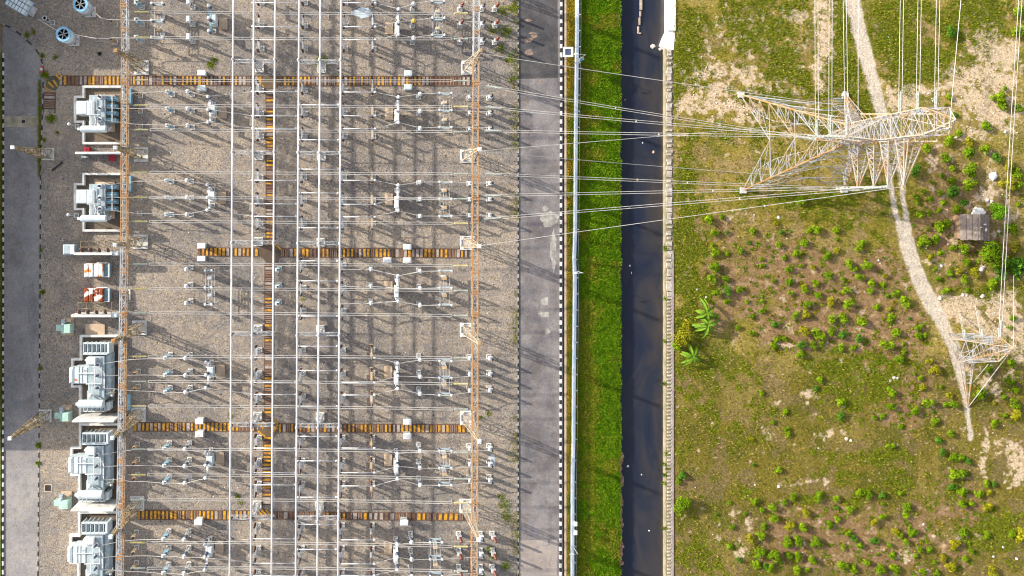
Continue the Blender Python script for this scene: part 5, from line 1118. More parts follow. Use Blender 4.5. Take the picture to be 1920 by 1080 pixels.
# ------------------------------------------------------------------ transmission towers
def gp(x, y, z): return Vector((gx(x), gy(y), z))
def quadmix(A, B, t): return [Vector(a).lerp(Vector(b), t) for a, b in zip(A, B)]
TC = (1486.5, 270.0)
tw = empty('transmission_tower', gp(TC[0], TC[1], 0), 'tall rusty lattice transmission tower leaning over the dirt path', 'pylon', None); TO = tw.location
feet = [gp(1392,357,.2), gp(1581,356,.2), gp(1583,180,.2), gp(1388,178,.2)]
cx, cy = gx(TC[0]), gy(TC[1]); ZW = 18.0
waist = [Vector((cx+sx*1.75, cy+sy*1.75, ZW)) for sx, sy in ((-1,-1),(1,-1),(1,1),(-1,1))]
for k in range(4):                                            # every leg is a lattice member of its own
    b = MB(); f, w_ = feet[k], waist[k]; b.bar(f, w_, 0.21, 0); n = 10
    dirs = [(feet[(k+1) % 4]-f).normalized(), (feet[(k-1) % 4]-f).normalized()]
    for d in dirs:                                            # redundant bracing that stiffens the leg in each face
        prev = f
        for i in range(1, n):
            t = i/n; p = f.lerp(w_, t); width = 3.3*(1-abs(2*t-0.7)/1.5); q = p + d*max(.4, width) - Vector((0,0,.7)); b.bar(p, q, .075, 1); b.bar(prev, q, .065, 1); prev = p
            if i > 1: b.bar(q, q_, .075, 1)
            q_ = q
    b.build('leg', [rust_sun_orange, towersteel], tw, TO)
b = MB(); secs = [quadmix(feet, waist, t) for t in (0.0, 0.3, 0.55, 0.76, 0.9, 1.0)]
for i in range(5):
    A, B = secs[i], secs[i+1]
    for k in range(4):
        k2 = (k+1) % 4; mid = (B[k]+B[k2])/2
        b.bar(A[k], mid, .115); b.bar(A[k2], mid, .115); b.bar(B[k], B[k2], .10)
        for t in (.33, .66):
            b.bar(A[k].lerp(B[k], t), A[k].lerp(mid, t), .06); b.bar(A[k].lerp(B[k], t), A[k].lerp(mid, min(1, t+.3)), .06)
            b.bar(A[k2].lerp(B[k2], t), A[k2].lerp(mid, t), .06); b.bar(A[k2].lerp(B[k2], t), A[k2].lerp(mid, min(1, t+.3)), .06)
    b.bar(B[0], B[2], .07); b.bar(B[1], B[3], .07)
b.build('bracing', towersteel, tw, TO)
top = [Vector((cx+sx*2.0, cy+sy*2.1, 36)) for sx, sy in ((-1,-1),(1,-1),(1,1),(-1,1))]
b = MB(); lattice(b, [quadmix(waist, top, t) for t in np.linspace(0, 1, 9)], .16, .075, mi=[0,0,0,0], mb_i=1, red=True)
b.build('body', [rustgalv, towersteel], tw, TO)
b = MB(); pk = Vector((cx+.3, cy-.2, 39.2))
for p in top: b.bar(p, pk, .14)
for t in (.35, .65):
    Q = [p.lerp(pk, t) for p in top]
    for k in range(4): b.bar(Q[k], Q[(k+1) % 4], .06); b.bar(top[k], Q[(k+1) % 4], .06)
b.build('peak', rustgalv, tw, TO)
def arm(tip, z, root_h, wroot, name='crossarm'):
    b = MB(); tip = Vector(tip); ax = (tip-Vector((cx, cy, tip.z))).normalized(); pr = Vector((-ax.y, ax.x, 0)); c0 = Vector((cx, cy, z))+ax*1.9
    R = [c0+pr*s_*wroot+Vector((0,0,h)) for s_ in (-1,1) for h in (0, root_h)]
    for r_ in R: b.bar(r_, tip, .13, 0)
    prev = None
    for t in np.linspace(0.12, .9, 7):
        Q = [r_.lerp(tip, t) for r_ in R]
        for u, v in ((0,1),(1,3),(3,2),(2,0)): b.bar(Q[u], Q[v], .06, 1)
        if prev:
            for u, v in ((0,1),(1,3),(3,2),(2,0)): b.bar(prev[u], Q[v], .065, 1)
        prev = Q
    b.cbox(tip.x, tip.y, tip.z-.15, .5, .5, .3, 1)
    b.build(name, [rustgalv, towersteel], tw, TO)
ARMS = [(1608,355,19.0),(1638,351,22.9),(1665,350,26.2),(1694,350,29.6)]
for (x, y, z) in ARMS: arm(at(x, y, z), z+.3, 2.0, 1.7)
WARM = [(1532,262,18.8),(1557,258,21.5),(1588,256,25.0)]
for (x, y, z) in WARM: arm(at(x, y, z), z+.3, 1.8, 1.7)
arm(at(1584,174,18.5), 18.6, 1.6, 1.5)
EARM = [(1760,213,33.5)]
b = MB()                                                       # twin top beams carrying the northern spans
for yy, zz in ((214,31.5),(265,31.5)):
    p, q = at(1614, yy, 24), at(1757, yy, 33.5); b.bar(p, q, .17, 0)
    for i in range(9): b.bar(p.lerp(q, i/9), at(1628+i*14, 239, 26+i*1.1), .065, 1)
b.bar(at(1757,213,33.5), at(1757,265,33.5), .13, 1); b.bar(at(1660,214,28), at(1780,240,36.5), .14, 0); b.bar(at(1660,262,28), at(1780,240,36.5), .14, 1); b.bar(at(1694,350,29.6), at(1707,232,33), .14, 0); b.bar(at(1694,350,29.6), at(1680,260,27), .11, 1)
b.build('top_beam', [rustgalv, towersteel], tw, TO)
for f in feet:
    b = MB(); b.cbox(f.x, f.y, -.2, 1.2, 1.2, .7); b.build('footing', concrete, tw, TO)
# second, low tower
t2 = empty('transmission_tower', gp(1806,642,0), 'small lattice tower straddling the path in the lower orchard, propped by a long strut', 'pylon'); TO2 = t2.location
f2 = [gp(1781,667,.1), gp(1822,667,.1), gp(1822,624,.1), gp(1778,624,.1)]; m2 = [at(1795,681,7), at(1872,678,9.5), at(1873,632,9.5), at(1782,635,7)]
b = MB(); lattice(b, [quadmix(f2, m2, t) for t in (0,.35,.7,1)], .14, .075, mb_i=1, red=True); b.build('body', [rustgalv, towersteel], t2, TO2)
b = MB(); tip = at(1900,652,11)
for p in m2: b.bar(p, tip, .13, 0)
for t in (.25,.5,.75):
    Q = [p.lerp(tip, t) for p in m2]
    for k in range(4): b.bar(Q[k], Q[(k+1) % 4], .065, 1); b.bar(Q[k], m2[(k+1) % 4], .065, 1)
b.build('top_arm', [rustgalv, towersteel], t2, TO2)
b = MB(); ft = gp(1814,764,.1)
for p in (at(1794,650,6), at(1806,660,7), at(1826,640,8), at(1829,662,8)): b.bar(ft, p, .13, 0)
for t in (.25,.45,.6,.75,.88):
    P = [ft.lerp(p, t) for p in (at(1794,650,6), at(1806,660,7), at(1826,640,8), at(1829,662,8))]
    for u, v in ((0,1),(1,3),(3,2),(2,0),(0,3)): b.bar(P[u], P[v], .06, 1)
b.build('prop_strut', [rustgalv, towersteel], t2, TO2)
b = MB(); b.tube([tip, ft], .06, 5); b.tube([at(1853,683,9), at(1822,720,2.6)], .05, 5); b.build('stay_wire', wirem, t2, TO2)
# ------------------------------------------------------------------ line conductors
def span(pairs, lab, grp, ins=None, d=1.2, r_=0.042, off=.2, spc=()):
    p, q = pairs; t = empty('line_conductor', (p.x, p.y, 0), lab, 'power line', grp); b = MB(); u = (q-p); u.z = 0; u.normalize(); s = Vector((-u.y, u.x, 0))
    for o in ((-off, off) if off else (0,)): b.tube(sag(p+s*o, q+s*o, d, 16), r_, 5)
    for f in spc:
        m = p.lerp(q, f)-Vector((0,0,4*d*f*(1-f))); b.bar(m-s*off*1.3, m+s*off*1.3, .09); b.cbox(m.x, m.y, m.z-.3, .12, .12, .3)
    b.build('wire', wirem, t, t.location)
    if ins:
        for end, dr in ins:
            i = MB(); e = p if end == 0 else q; i.ribs(e+Vector(dr)*.2, 0, 3.4, .06, .13, .19, 8, 0, dr); i.bar(e, e+Vector(dr)*3.7, .06)
            i.build('insulator_string', paleins, t, t.location)
    return t
G1 = 'twin lines from the canal gantry to the tower'
for j, (yg, ya_, (x, y, z), lab) in enumerate([(160,.0,WARM[0],'uppermost'),(200,.0,WARM[1],'second'),(245,.0,WARM[2],'third'),(325.5,.0,ARMS[0],'fourth'),(367,.0,ARMS[1],'fifth'),(411,.0,ARMS[2],'lowest')]):
    p, q = at(905, yg, BZR), at(x, y, z); dr = (p-q).normalized()
    span((p, q), 'twin line crossing road and canal to the tower, %s of six' % lab, G1, ins=[(1, dr), (0, (-dr.x, -dr.y, -dr.z))], d=0.9, spc=(.42+.05*j,))
    b = MB(); b.lathe([(.28,-.04),(.34,0),(.28,.04),(.22,0),(.28,-.04)], p+Vector((1.4,0,0)), 8, 0, (0,0,1)); o = b.build('grading_ring', galvlight, None, (p.x, p.y, 0)); tag(o, 'loop fitting where the %s twin line leaves the canal gantry' % lab, 'fitting', 'line fittings at the canal gantry')
for (p, q, lab) in [(at(900,100,PZ+.4), at(1584,174+25,18), 'uppermost single wire from the top gantry peak to the tower'),(at(898,283,PZ+.3), at(1560,228,17.5), 'single wire rising from the second gantry peak to the tower body'),(at(898,284,PZ+.3), at(1470,330,9), 'single wire falling from the second gantry peak to the tower legs'),(at(899,461,PZ+.3), at(1694,350,29.6), 'lowest single wire from the third gantry peak to the tower')]:
    span((p, q), lab, 'single wires from gantry peaks to the tower', d=0.7, off=0, r_=.048)
for (x0, y1, tgt, lab) in [(1535,0,WARM[0],'first'),(1562,0,WARM[1],'second'),(1588.5,0,WARM[2],'third'),(1696.5,0,(1688,214,29),'fourth'),(1730,0,(1721,214,31.2),'fifth'),(1765,0,(1755,213,33.4),'sixth')]:
    q = at(*tgt); z = q.z+1.5; p0 = at(x0, 0, z); p = q + (p0-q)*4.0; p.z = z+3; dr = (p-q).normalized()
    span((p, q), 'twin line running from the tower to the top edge, %s from the canal' % lab, 'twin lines running up from the tower', ins=[(1, dr)], d=.3, off=.27, r_=.036)
for (x0, tgt, lab) in [(1612.5,(1609,205,24),'single wire running up from the tower waist to the top edge'),(1806,(1780,240,38.8),'single wire running up from the tower peak to the top edge')]:
    q = at(*tgt); p0 = at(x0, 0, q.z+1); p = q+(p0-q)*4; p.z = q.z+3; span((p, q), lab, 'single wires running up from the tower', d=.2, off=0, r_=.04)
q = at(1875,634,9.6); p0 = at(1916,0,20); p = q+(p0-q)*1.6
span((p, q), 'twin line slanting along the far orchard edge down to the small tower', None, d=.3, off=.30, r_=.05, ins=[(1, (p-q).normalized())])
for (x, y0, tx, ty, tz, lab) in [(1841,576,1841,636,8.8,'twin stay above the small tower, middle pair'),(1810,588,1808,634,8,'twin stay above the small tower, pair nearer the path')]:
    span((gp(NX+(x-NX)*.99, NY+(y0-NY)*.99, .1), at(tx, ty, tz)), lab, 'short stays above the small tower', d=0, off=.3, r_=.05, ins=[(1, (gp(x, y0, 0)-at(tx, ty, tz)).normalized())])
span((gp(1900,500,.1), tip), 'single stay wire from the small tower tip', None, d=0, off=0)
# ------------------------------------------------------------------ hut
hp = at(1831.5,425.5,2.45); t = empty('hut', (hp.x,hp.y,0), 'small hut with a shaded black tar sheet roof in the orchard', 'hut')
x0, x1, xm = -2.9, 3.05, .45; y0, y1 = -2.65, 2.6; b = MB()
for (p, q) in [((x0+.3,y0+.3),(x1-.3,y0+.3)),((x1-.3,y0+.3),(x1-.3,y1-.3)),((x1-.3,y1-.3),(x0+.3,y1-.3)),((x0+.3,y1-.3),(x0+.3,y0+.3))]: b.bar((*p,1.0),(*q,1.0),.1,0,2.0)
b.build('wall', timber, t)
b = MB(); zr, ze = 2.75, 2.0
for (xa, za, xb, zb, mi, n) in [(x0, ze, xm, zr, 0, 6), (xm, zr, x1, ze-.1, 1, 6)]:
    r = random.Random(3+mi); nx = 9; ny = 8; V = []; F = []
    for i in range(nx+1):
        for j in range(ny+1):
            f = i/nx; V.append((xa+(xb-xa)*f + r.uniform(-.05,.05)*(i in (0,nx)) , y0+(y1-y0)*j/ny + (r.uniform(-.10,.10) if j in (0,ny) else 0) - .25*f*mi, za+(zb-za)*f + r.uniform(-.04,.04)))
    for i in range(nx):
        for j in range(ny): F.append((i*(ny+1)+j, (i+1)*(ny+1)+j, (i+1)*(ny+1)+j+1, i*(ny+1)+j+1))
    b.add(V, F, mi); o_ = len(V); b.add([(v[0], v[1], v[2]-.06) for v in V], [f[::-1] for f in F], mi)
b.build('roof', [tar_sunlit, tar_shaded], t)  # sunward slope coloured paler, far slope darker, as the light falls
b = MB()
for f in (.25,.55,.85):
    b.bar((x0+(xm-x0)*f, y0+.1, ze+(zr-ze)*f+.06),(x0+(xm-x0)*f+.1, y1-.1, ze+(zr-ze)*f+.06), .07); b.bar((xm+(x1-xm)*f, y0+.1, zr+(ze-.1-zr)*f+.06),(xm+(x1-xm)*f-.08, y1-.3, zr+(ze-.1-zr)*f+.06), .07)
b.build('batten', timber, t)
b = MB(); b.lathe([(.1,2.2),(.1,2.95)], (xm+.1, -.1, 0), 6); b.cbox(1.5,.5,2.45,.5,.3,.2); b.cbox(1.9,-.6,2.3,.3,.6,.2); b.build('roof_weight', stone, t)
b = MB(); b.poly([(gx(x)-gx(1830), gy(y)-gy(397)) for x, y in splat(1830, 397, 11, 8, 91)][::-1], .3, .8); o = b.build('plastic_sheet', litter, None, None); o.location = gp(1830,397,0); tag(o, 'white sheet heaped against the hut edge', 'sheet')
# ------------------------------------------------------------------ planting
def leafball(seed, leaf=0.30, n=260, lumps=8, flat_=0.75, broad=0.45, spread=.5):
    r = np.random.default_rng(seed); C_ = []
    for i in range(lumps):
        a = r.uniform(0, 6.28); d = r.uniform(.2, spread) if i else 0; C_.append((d*math.cos(a), d*math.sin(a), r.uniform(.35,.75), r.uniform(.34,.50)))
    b = MB()
    for i in range(n):
        c = C_[i % lumps]; v = r.normal(size=3); v /= np.linalg.norm(v); v[2] = abs(v[2])*1.1-.25; rad = c[3]*r.uniform(.7,1.08)
        p = Vector((c[0]+v[0]*rad, c[1]+v[1]*rad, max(.08, (c[2]+v[2]*rad)*flat_+.1)))
        out = Vector((v[0], v[1], v[2]+.35)).normalized(); d = Vector(r.normal(size=3)); d = (d - out*d.dot(out)*.75).normalized(); s = d.cross(out).normalized()
        L_ = leaf*r.uniform(.65,1.3); w_ = L_*broad
        b.add([p-d*L_*.5, p+s*w_*.5+out*.03, p+d*L_*.5, p-s*w_*.5+out*.03], [(0,1,2,3)], 0)
    for i in range(5):
        c = C_[i % lumps]; b.bar((0,0,0),(c[0]*.7,c[1]*.7,c[2]*flat_*.8), .05, 1)
    return b
BUSHM = {}
def bush_mesh(var, hue):
    if (var, hue) not in BUSHM:
        b = leafball(100+var, [.30,.27,.34,.30,.27,.30][var], [300,380,260,320,360,420][var], [6,8,5,7,9,11][var], [.8,.75,.85,.7,.8,.6][var])
        o = b.build('bush', [leafs[hue], bark]); BUSHM[(var, hue)] = o.data; me = o.data; bpy.data.objects.remove(o)
    return BUSHM[(var, hue)]
BUSH = """1332,411,11 1340,437,9 1413,434,8 1339,474,10 1364,476,6 1389,469,8 1339,502,11 1335,523,10 1362,525,9 1354,406,6 1335,459,5 1432,499,6 1407,455,4 1429,485,5 1362,436,5
1362,547,10 1364,566,8 1387,544,8 1410,624,6 1430,584,6 1431,565,5 1402,566,5 1410,595,6 1385,615,6 1427,737,6 1277,892,9 1272,905,7 1415,939,9 1369,944,5 1429,957,6 1399,964,5 1345,965,4 1432,987,8 1406,1009,9 1426,1005,9 1374,989,6 1370,1025,8 1423,1036,12 1419,1060,10 1387,1050,6 1435,1062,6 1410,826,6 1415,872,4
1910,22,12 1908,58,12 1782,59,13 1782,181,7 1775,196,5 1868,182,13 1880,196,12 1850,235,11 1799,251,8 1791,217,7 1910,202,9 1777,264,10 1885,165,6 1817,266,9
1715,320,12 1736,279,9 1772,296,10 1817,285,13 1845,281,10 1867,296,10 1786,316,7 1817,319,15 1784,341,9 1765,329,6 1747,341,4 1815,346,13 1786,362,13 1764,362,6 1717,368,7 1719,379,6 1731,360,6 1747,374,6 1771,380,7 1807,380,8 1792,392,10 1761,394,7 1725,401,9 1742,400,6 1763,425,14 1774,419,9 1740,428,5 1731,454,12 1755,449,11 1786,466,8 1806,467,10 1765,475,6 1744,484,7 1811,492,8 1781,511,8 1799,509,8 1825,512,10 1809,524,9 1762,524,7 1756,505,5 1862,532,12 1905,500,20 1895,430,13 1890,311,12 1905,325,11 1885,345,15 1910,347,10 1912,384,6 1902,463,10
1467,436,7 1460,460,8 1508,457,9 1567,432,8 1571,448,5 1531,429,9 1519,434,7 1494,477,9 1552,480,9 1569,471,8 1615,455,10 1610,467,7 1592,496,9 1601,505,7 1624,497,11 1479,505,8 1552,518,9 1612,520,9 1636,530,9 1657,532,7 1480,527,9 1529,532,8 1524,502,6 1502,500,4 1580,524,6 1451,527,5 1509,537,6 1455,417,6 1502,516,4 1660,516,6 1472,484,6 1500,377,10
1510,544,9 1587,545,9 1632,546,7 1536,555,8 1515,571,9 1482,549,6 1560,566,10 1590,570,11 1695,566,11 1644,575,8 1669,579,6 1680,550,8 1666,556,5 1490,592,8 1509,590,9 1562,598,11 1580,596,11 1614,602,11 1672,599,8 1672,592,6 1708,597,4 1454,610,8 1507,620,12 1534,626,12 1560,622,8 1580,627,10 1610,634,10 1679,624,10 1722,614,7 1722,629,8 1735,628,7 1502,644,10 1525,647,8 1542,645,7 1662,646,12 1580,652,8 1599,652,7 1695,644,5 1696,659,6 1500,665,9 1457,636,7 1471,636,6 1450,650,9 1686,675,9 1742,677,7 1753,695,11 1727,709,6 1730,726,8 1766,726,4 1715,701,4 1540,712,8 1531,729,6 1672,734,10 1579,754,11 1739,754,9 1780,742,7 1786,757,9 1776,759,7 1669,764,9 1717,770,10 1752,773,4 1657,782,7 1640,782,6 1754,791,8 1690,801,6 1475,774,7 1450,792,6 1477,805,6 1577,780,9
1771,546,8 1815,544,6 1900,597,8 1895,614,5 1855,692,9 1835,737,13 1890,714,9 1905,732,8 1885,745,6 1902,757,10 1905,777,12 1864,794,8 1897,682,10 1866,756,5 1885,779,5
1477,814,7 1784,812,8 1762,825,8 1767,847,8 1789,859,9 1799,857,8 1816,864,8 1670,836,7 1459,882,7 1786,890,11 1804,887,11 1785,915,9 1802,920,11 1835,925,9 1855,924,6 1849,907,7 1864,907,6 1613,926,9 1627,927,9 1655,930,8 1690,924,6 1569,936,8 1470,941,7 1447,950,9 1534,932,10 1490,932,8 1509,962,9 1595,956,9 1572,953,4 1657,946,5 1701,952,10 1699,965,8 1805,944,9 1824,944,7 1851,950,9 1451,970,9 1479,984,10 1507,987,10 1555,985,9 1570,975,7 1640,979,9 1656,969,8 1592,1000,7 1601,1009,8 1679,995,8 1687,1004,8 1711,996,11 1805,999,9 1850,1004,8 1790,1021,10 1477,1015,12 1496,1012,11 1530,1018,11 1639,1016,9 1614,1024,8 1699,1017,8 1724,1029,8 1745,1031,8 1583,1027,6 1669,1022,6 1450,1042,13 1480,1040,8 1495,1044,10 1526,1049,10 1675,1043,9 1719,1044,6 1769,1046,8 1810,1049,7 1821,1034,6 1820,1019,4 1623,1054,8 1579,1060,11 1601,1069,10 1647,1065,11 1677,1069,11 1731,1074,8 1782,1064,11 1496,1069,9 1515,1069,6 1444,1064,8 1860,1071,10 1757,1075,6 1754,1056,5 1646,1040,4 1912,1002,14 1897,1000,8"""
HUEF = {(1669,579):3,(1753,695):3,(1769,1046):3,(1782,1064):3,(1742,677):3,(1280,947):1,(1905,500):2,(1577,780):2,(1910,22):0,(1908,58):0,(1790,1021):3,(1782,59):2,(1885,345):3,(1817,319):1}
items = []
for tok in BUSH.split():
    x, y, r_ = [float(v) for v in tok.split(',')]; r0 = random.Random(int(x*7919+y*31))
    hue = HUEF.get((int(x), int(y)), r0.choices([0,1,2,3], [5,4,1.0,1.0])[0])
    items.append((x, y, r_, hue, r0))
def pathx(y):
    P = [(1590,0),(1655,218),(1690,420),(1727,535),(1788,650),(1820,822),(1820,2000)]
    for i in range(len(P)-1):
        if P[i][1] <= y <= P[i+1][1]: return P[i][0]+(P[i+1][0]-P[i][0])*(y-P[i][1])/(P[i+1][1]-P[i][1])
    return 1590
ZONES = [('beside the white pale ground above the hut', lambda x, y: x > pathx(y) and y < 300), ('above the hut', lambda x, y: x > pathx(y) and y < 400), ('near the hut', lambda x, y: x > pathx(y) and y < 480), ('below the hut', lambda x, y: x > pathx(y) and y < 660), ('past the small tower', lambda x, y: x > pathx(y) and y < 830 and x > 1790),
         ('between canal and big tower', lambda x, y: y < 440), ('in upper planting west of the path', lambda x, y: y < 540), ('in middle planting west of the path', lambda x, y: y < 680), ('in the grassy middle ground', lambda x, y: y < 840), ('above the bottom planting', lambda x, y: y < 940), ('in the bottom planting', lambda x, y: y < 1010), ('along the bottom edge', lambda x, y: True)]
ZN = ['in sandy corner above hut', 'among rocks above hut', 'close around the hut', 'below the hut', 'beyond the small tower', 'below the big tower', 'in the upper planting', 'in the middle planting', 'in grassy middle ground', 'above the bottom planting', 'in the bottom planting', 'along the bottom edge']
zs = {}
for it in items:
    for zi, (nm, f) in enumerate(ZONES):
        if f(it[0], it[1]): zs.setdefault(zi, []).append(it); break
hn = ['bright green','mid green','dark green','olive yellow']
for zi, L_ in zs.items():
    L_.sort(key=lambda i: i[1]); rows = []
    for it in L_:                                              # lines of bushes, top to bottom, then counted from the canal
        if rows and it[1]-rows[-1][0][1] < 22: rows[-1].append(it)
        else: rows.append([it])
    for ri, R_ in enumerate(rows):
        R_.sort(key=lambda i: i[0])
        for ci, (x, y, r_, hue, r0) in enumerate(R_):
            szw = 'tiny' if r_ < 6 else 'small' if r_ < 9 else 'rounded' if r_ < 11.5 else 'large'
            lab = '%s %s bush %s, line %s, %s from canal' % (szw, hn[hue], ZN[zi], ['one','two','three','four','five','six','seven','eight','nine'][min(ri,8)], ORD[min(ci,19)])
            o = bpy.data.objects.new('bush', bush_mesh(r0.randrange(6), hue)); COL.objects.link(o)
            pz = at(x, y, .5); o.location = (pz.x, pz.y, 0.02); s = r_*S*1.2; o.scale = (s*r0.uniform(.9,1.1), s*r0.uniform(.9,1.1), s*r0.uniform(.85,1.1)); o.rotation_euler = (0,0,r0.uniform(0,6.28)); tag(o, lab, 'bush', 'bushes planted in the orchard')
# trees with a trunk and a crown
def tree(x, y, r_, h, m, lab, seed, n=900, leaf=.42, lumps=14, broad=.5):
    pz = at(x, y, h*.65); t = empty('tree', (pz.x, pz.y, 0), lab, 'tree'); b = MB(); b.tube([(0,0,0),(.05,.03,h*.4),(.1,0,h*.75)], [.16,.12,.05], 7); rr = random.Random(seed)
    for i in range(6):
        a = i*1.05; b.tube([(.05,.02,h*.35),(math.cos(a)*r_*.35,math.sin(a)*r_*.35,h*.6),(math.cos(a)*r_*.7,math.sin(a)*r_*.7,h*.75)], [.08,.05,.02], 5)
    b.build('trunk', bark, t); c = leafball(seed, leaf/r_, n, lumps, h/r_*.62, broad, .62)
    c.v = [(v[0]*r_*1.12, v[1]*r_*1.12, v[2]*r_+h*.18) for v in c.v]; c.build('crown', [m, bark], t)
tree(1871,398,1.85,3.1,limeleaf,'bright lime round tree at the corner of the hut', 5, 1300, .36, 12)
tree(1868,480,2.9,3.8,leafs[1],'big broad leaved tree just below the hut', 6, 900, .55, 16, .55)
tree(1881,512,1.6,2.6,leafs[2],'darker small tree behind the big tree below the hut', 8, 400, .45, 9)
tree(1278,632,2.0,2.4,leafs[3],'yellow green shrubby tree against the canal wall by the banana plants', 9, 520, .42, 12)
tree(1281,948,1.95,2.6,leafs[1],'large round green shrub tree against the canal wall low down', 21, 800, .36, 13)
tree(1268,650,1.2,1.9,leafs[0],'small green shrub tree at the canal wall below the yellow one', 10, 260, .36, 8)
tree(1288,610,1.2,2.0,leafs[3],'small yellow tree above the shrubby one at the canal wall', 12, 240, .36, 8)
tree(1344,549,1.0,1.6,leafs[1],'low dark shrub tree above the banana plants', 13, 220, .36, 7)
def banana(x, y, s, lab, seed, nl=9):
    pz = at(x, y, 1.8); t = empty('banana_plant', (pz.x, pz.y, 0), lab, 'banana plant', 'banana plants by the canal wall'); r = random.Random(seed)
    b = MB(); b.tube([(0,0,0),(.05,.02,1.1*s),(.05,.0,1.9*s)], [.17,.14,.08], 8); b.build('trunk', mat('banana stem', (0.20,0.24,0.08),(0.24,0.18,0.08),2,.6), t)
    for i in range(nl):
        a = i*2*math.pi/nl+r.uniform(-.3,.3); L_ = 2.3*s*r.uniform(.65,1.1); b = MB(); V = []; F = []; n = 7; up = r.uniform(.2,.8)
        for j in range(n+1):
            f = j/n; w = .30*s*math.sin(math.pi*min(1, f*.93+.07))**.7; rad = L_*f; z = 1.9*s + up*L_*.5*f - L_*.75*f*f
            c, s_ = math.cos(a), math.sin(a)
            for q in (-1, 0, 1): V.append((rad*c - q*w*s_, rad*s_ + q*w*c, z + (0.0 if q == 0 else .10*s)))
        for j in range(n):
            for q in range(2): F.append((j*3+q, (j+1)*3+q, (j+1)*3+q+1, j*3+q+1))
        b.add(V, F); b.build('leaf', bananaleaf, t)
banana(1321,586,1.35,'upper banana plant with drooping leaves near the canal wall', 1); banana(1324,609,1.3,'middle banana plant with star shaped leaves near the canal wall', 2, 11); banana(1297,668,1.1,'lowest banana plant, near the canal wall shrubs', 3, 10)
# ------------------------------------------------------------------ stones and litter
def rock(x, y, r_, lab, m=stone, sq_=.6, z=0.0, cat='rock', nm='rock', ax=1.0):
    r_ = r_*(.52 if cat == 'litter' else .72); rr = random.Random(int(x*13+y)); b = MB(); n, k = 7, 4
    P = [[(r_*S*(math.sin(math.pi*i/k)*(1+rr.uniform(-.38,.30)))*math.cos(2*math.pi*j/n)*ax, r_*S*(math.sin(math.pi*i/k)*(1+rr.uniform(-.25,.25)))*math.sin(2*math.pi*j/n), r_*S*sq_*(-math.cos(math.pi*i/k)*.8+.45)) for j in range(n)] for i in range(k+1)]
    V = [v for R in P for v in R]; F = [(i*n+j, i*n+(j+1) % n, (i+1)*n+(j+1) % n, (i+1)*n+j) for i in range(k) for j in range(n)]; b.add(V, F)
    o = b.build(nm, m, None, (0,0,0)); o.location = gp(x, y, z); tag(o, lab, cat)
for a in [(1861,330,11,'largest white boulder, above the hut near the twin line',limewash),(1850,376,6,'grey boulder among rubble above the hut',stone),(1858,378,5,'pale boulder beside the grey one above the hut',stone),(1871,434,5,'lilac grey boulder beside the hut',stone),(1764,499,5,'round pale stone below the hut on the path side',stone),(1839,505,7,'pale stone pile member below the hut, larger',stone),(1844,500,4,'pale stone below the hut, smaller',stone),
          (1805,553,4,'oval pale stone right above the sandy patch by the path',stone),(1762,559,5,'white oblong stone at the path edge below the hut',limewash),(1841,555,6,'grey stone at the sandy patch',stone),(1676,708,5,'grey stone of three in the grassy ground, canal side',stone),(1682,709,4,'grey stone of three in the grassy ground, path side',stone),(1669,714,5,'mossy stone of three in the grassy ground',mossconc),(1586,823,5,'pale stone cluster member, upper',stone),(1595,826,4,'pale stone beside the cluster above the bottom planting',stone),(1848,288,5,'pale stone beside the shrubs above the hut',stone),(1884,247,5,'long pale stone in the sandy corner',stone),(1792,258,4,'pale stone by the tower peak',stone)]:
    rock(*a)
for a in [(1433,386,4.5,'white plastic bag below the tower lines, farther from the canal',litter),(1414,404,4,'torn white bag below the tower lines, nearer the canal',litter),(1308,435,3,'white scrap beside the canal wall grass',litter),(1459,408,6,'grey white plastic heap at the top of the planting',litter),(1647,488,4,'white scrap heap in the planting by the path',litter),(1650,494,3,'small white scrap just below the heap by the path',litter),(1777,458,3,'blue white scrap below two rounded bushes',litter),(1736,442+24,3,'white scrap at the foot of the bush by the path',litter),(1665,70,3.4,'white scrap in the top grass, upper',litter),(1667,80,3.2,'white scrap in the top grass, lower',litter),(1307,543,4.5,'white bundle near the banana plants',litter),(1324,557,5,'white and grey sack beside the banana plants',litter),(1880,1025,5,'white scrap with a stick in the bottom corner',litter),(1862,1043,5,'white bag in the bottom corner, lower',litter),(1905,1047,6,'crumpled white bag at the bottom corner edge',litter),(1731,983,4,'white scrap pair member in the bottom planting, upper',litter),(1737,991,4,'white scrap pair member in the bottom planting, lower',litter),(1459,912,6,'crumpled white bag above the bottom planting',litter),(1415,909,4,'white scrap above the bottom planting nearer the canal',litter),(1534,840,3,'tiny white scrap in the pale green patch',litter),(1748,190,3.5,'round white scrap under the tower top beam',litter),(1387,553-10,3,'white scrap by the small bush near the sack',litter)]:
    rock(*a[:4], m=a[4], cat='litter', nm='litter')
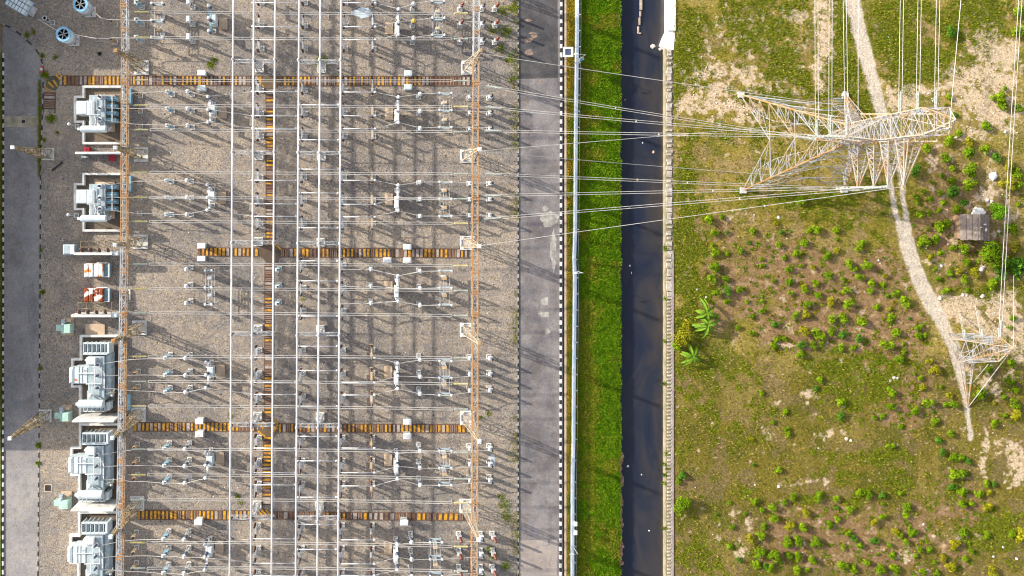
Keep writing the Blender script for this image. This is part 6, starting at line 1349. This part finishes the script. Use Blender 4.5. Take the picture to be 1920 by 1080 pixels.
for (x, y, r_, lab, m, cat, ax) in [(1224,87,7,'pale slab stone lying in the canal water',stone,'rock',1.2),(1238,92,5,'pale stone by the broken wall corner in the water',stone,'rock',1.2),(1225,285,6,'tan box floating in the canal, upper',tanconc,'litter',1.0),(1205,268,4,'white scrap floating in the upper canal',litter,'litter',.7),(1195,337,4.5,'orange tan scrap floating in the canal',tanconc,'litter',1.2),(1180,390,3,'small white scrap floating mid canal',litter,'litter',1),(1172,187,4,'pale twisted scrap in the upper canal',stone,'litter',.6),(1181,498,4.5,'teal plastic bag floating in the canal',teal,'litter',.8),(1184,512,5,'pale trailing end of the teal bag in the canal',litter,'litter',.4),(1177,874,6,'white stick floating in the lower canal',litter,'litter',1.0),(1203,890,3.5,'pale ring scrap in the lower canal',litter,'litter',1),(1217,995,4,'white scrap in the canal near the bottom',litter,'litter',1.2)]:
    k = (HC+1.3)/HC; rock(NX+(x-NX)*k, NY+(y-NY)*k, r_*.8, lab, m, .35, -1.32, cat, 'litter' if cat == 'litter' else 'rock', ax)
r = random.Random(77)
SP = []
for i in range(260):
    if i < 225: x, y = r.choice([(1330,140),(1370,190),(1860,130),(1840,190),(1870,230),(1840,380),(1810,560),(1880,590),(1850,620),(1700,185),(1548,60),(1850,830),(1300,160)]); x += r.gauss(0,26); y += r.gauss(0,20)
    else: x, y = r.uniform(1270,1912), r.uniform(10,1075)
    SP.append((x, y))
b = MB()
for (x, y) in SP:
    p = gp(x, y, .05); s = r.uniform(.06,.17); b.lathe([(s*.5,-.05),(s,.05),(s*.7,.05+s*.5),(.02,.06+s*.7)], p, 6)
o = b.build('stones', [stone]); tag(o, 'small pale stones strewn over the orchard ground', 'stones', None, 'stuff')
b = MB()
for i in range(900):
    x, y = r.uniform(90,970), r.uniform(0,1080); p = at(x, y, 0); s = r.uniform(.05,.16); b.lathe([(s*.6,-.02),(s,.02),(s*.6,s*.6),(.02,s*.75)], p, 5, r.choice((0,0,1)))
o = b.build('stones', [stone, darkslot]); tag(o, 'loose pale and dark stones on the yard gravel', 'stones', None, 'stuff')
# ------------------------------------------------------------------ light, sky, camera
AZ, EL = math.radians(22), math.radians(21)
d = Vector((math.cos(AZ)*math.cos(EL), -math.sin(AZ)*math.cos(EL), -math.sin(EL)))
sun = bpy.data.lights.new('sun', 'SUN'); sun.energy = 4.5; sun.angle = math.radians(0.8); sun.color = (1.0, 0.92, 0.78)
so = bpy.data.objects.new('sun', sun); COL.objects.link(so); so.rotation_euler = d.to_track_quat('-Z', 'Y').to_euler(); so.location = (-100, 40, 120)
w = bpy.data.worlds.new('World'); sc.world = w; w.use_nodes = True; nt = w.node_tree; bg = nt.nodes['Background']
sky = nt.nodes.new('ShaderNodeTexSky'); sky.sky_type = 'NISHITA'; sky.sun_disc = False; sky.sun_elevation = EL; sky.sun_rotation = math.atan2(-d.x, -d.y); sky.air_density = 1.0; sky.dust_density = 2.0; sky.ozone_density = 0.6
hs = nt.nodes.new('ShaderNodeHueSaturation'); hs.inputs['Saturation'].default_value = 0.42; nt.links.new(sky.outputs[0], hs.inputs['Color']); nt.links.new(hs.outputs[0], bg.inputs[0]); bg.inputs[1].default_value = 0.15
cam = bpy.data.cameras.new('camera'); cam.sensor_width = 36; cam.lens = 36*(HC/S)/1920; cam.shift_x = (960-NX)/1920; cam.shift_y = -(540-NY)/1920; cam.clip_end = 5000
co = bpy.data.objects.new('camera', cam); COL.objects.link(co); co.location = (0, 0, HC); co.rotation_euler = (0, 0, 0); sc.camera = co
sc.view_settings.view_transform = 'Standard'; sc.view_settings.look = 'None'; sc.view_settings.gamma = 1; sc.view_settings.exposure = 0.98
sc.cycles.filter_width = 1.15; sc.cycles.max_bounces = 4; sc.cycles.diffuse_bounces = 2; sc.cycles.glossy_bounces = 2
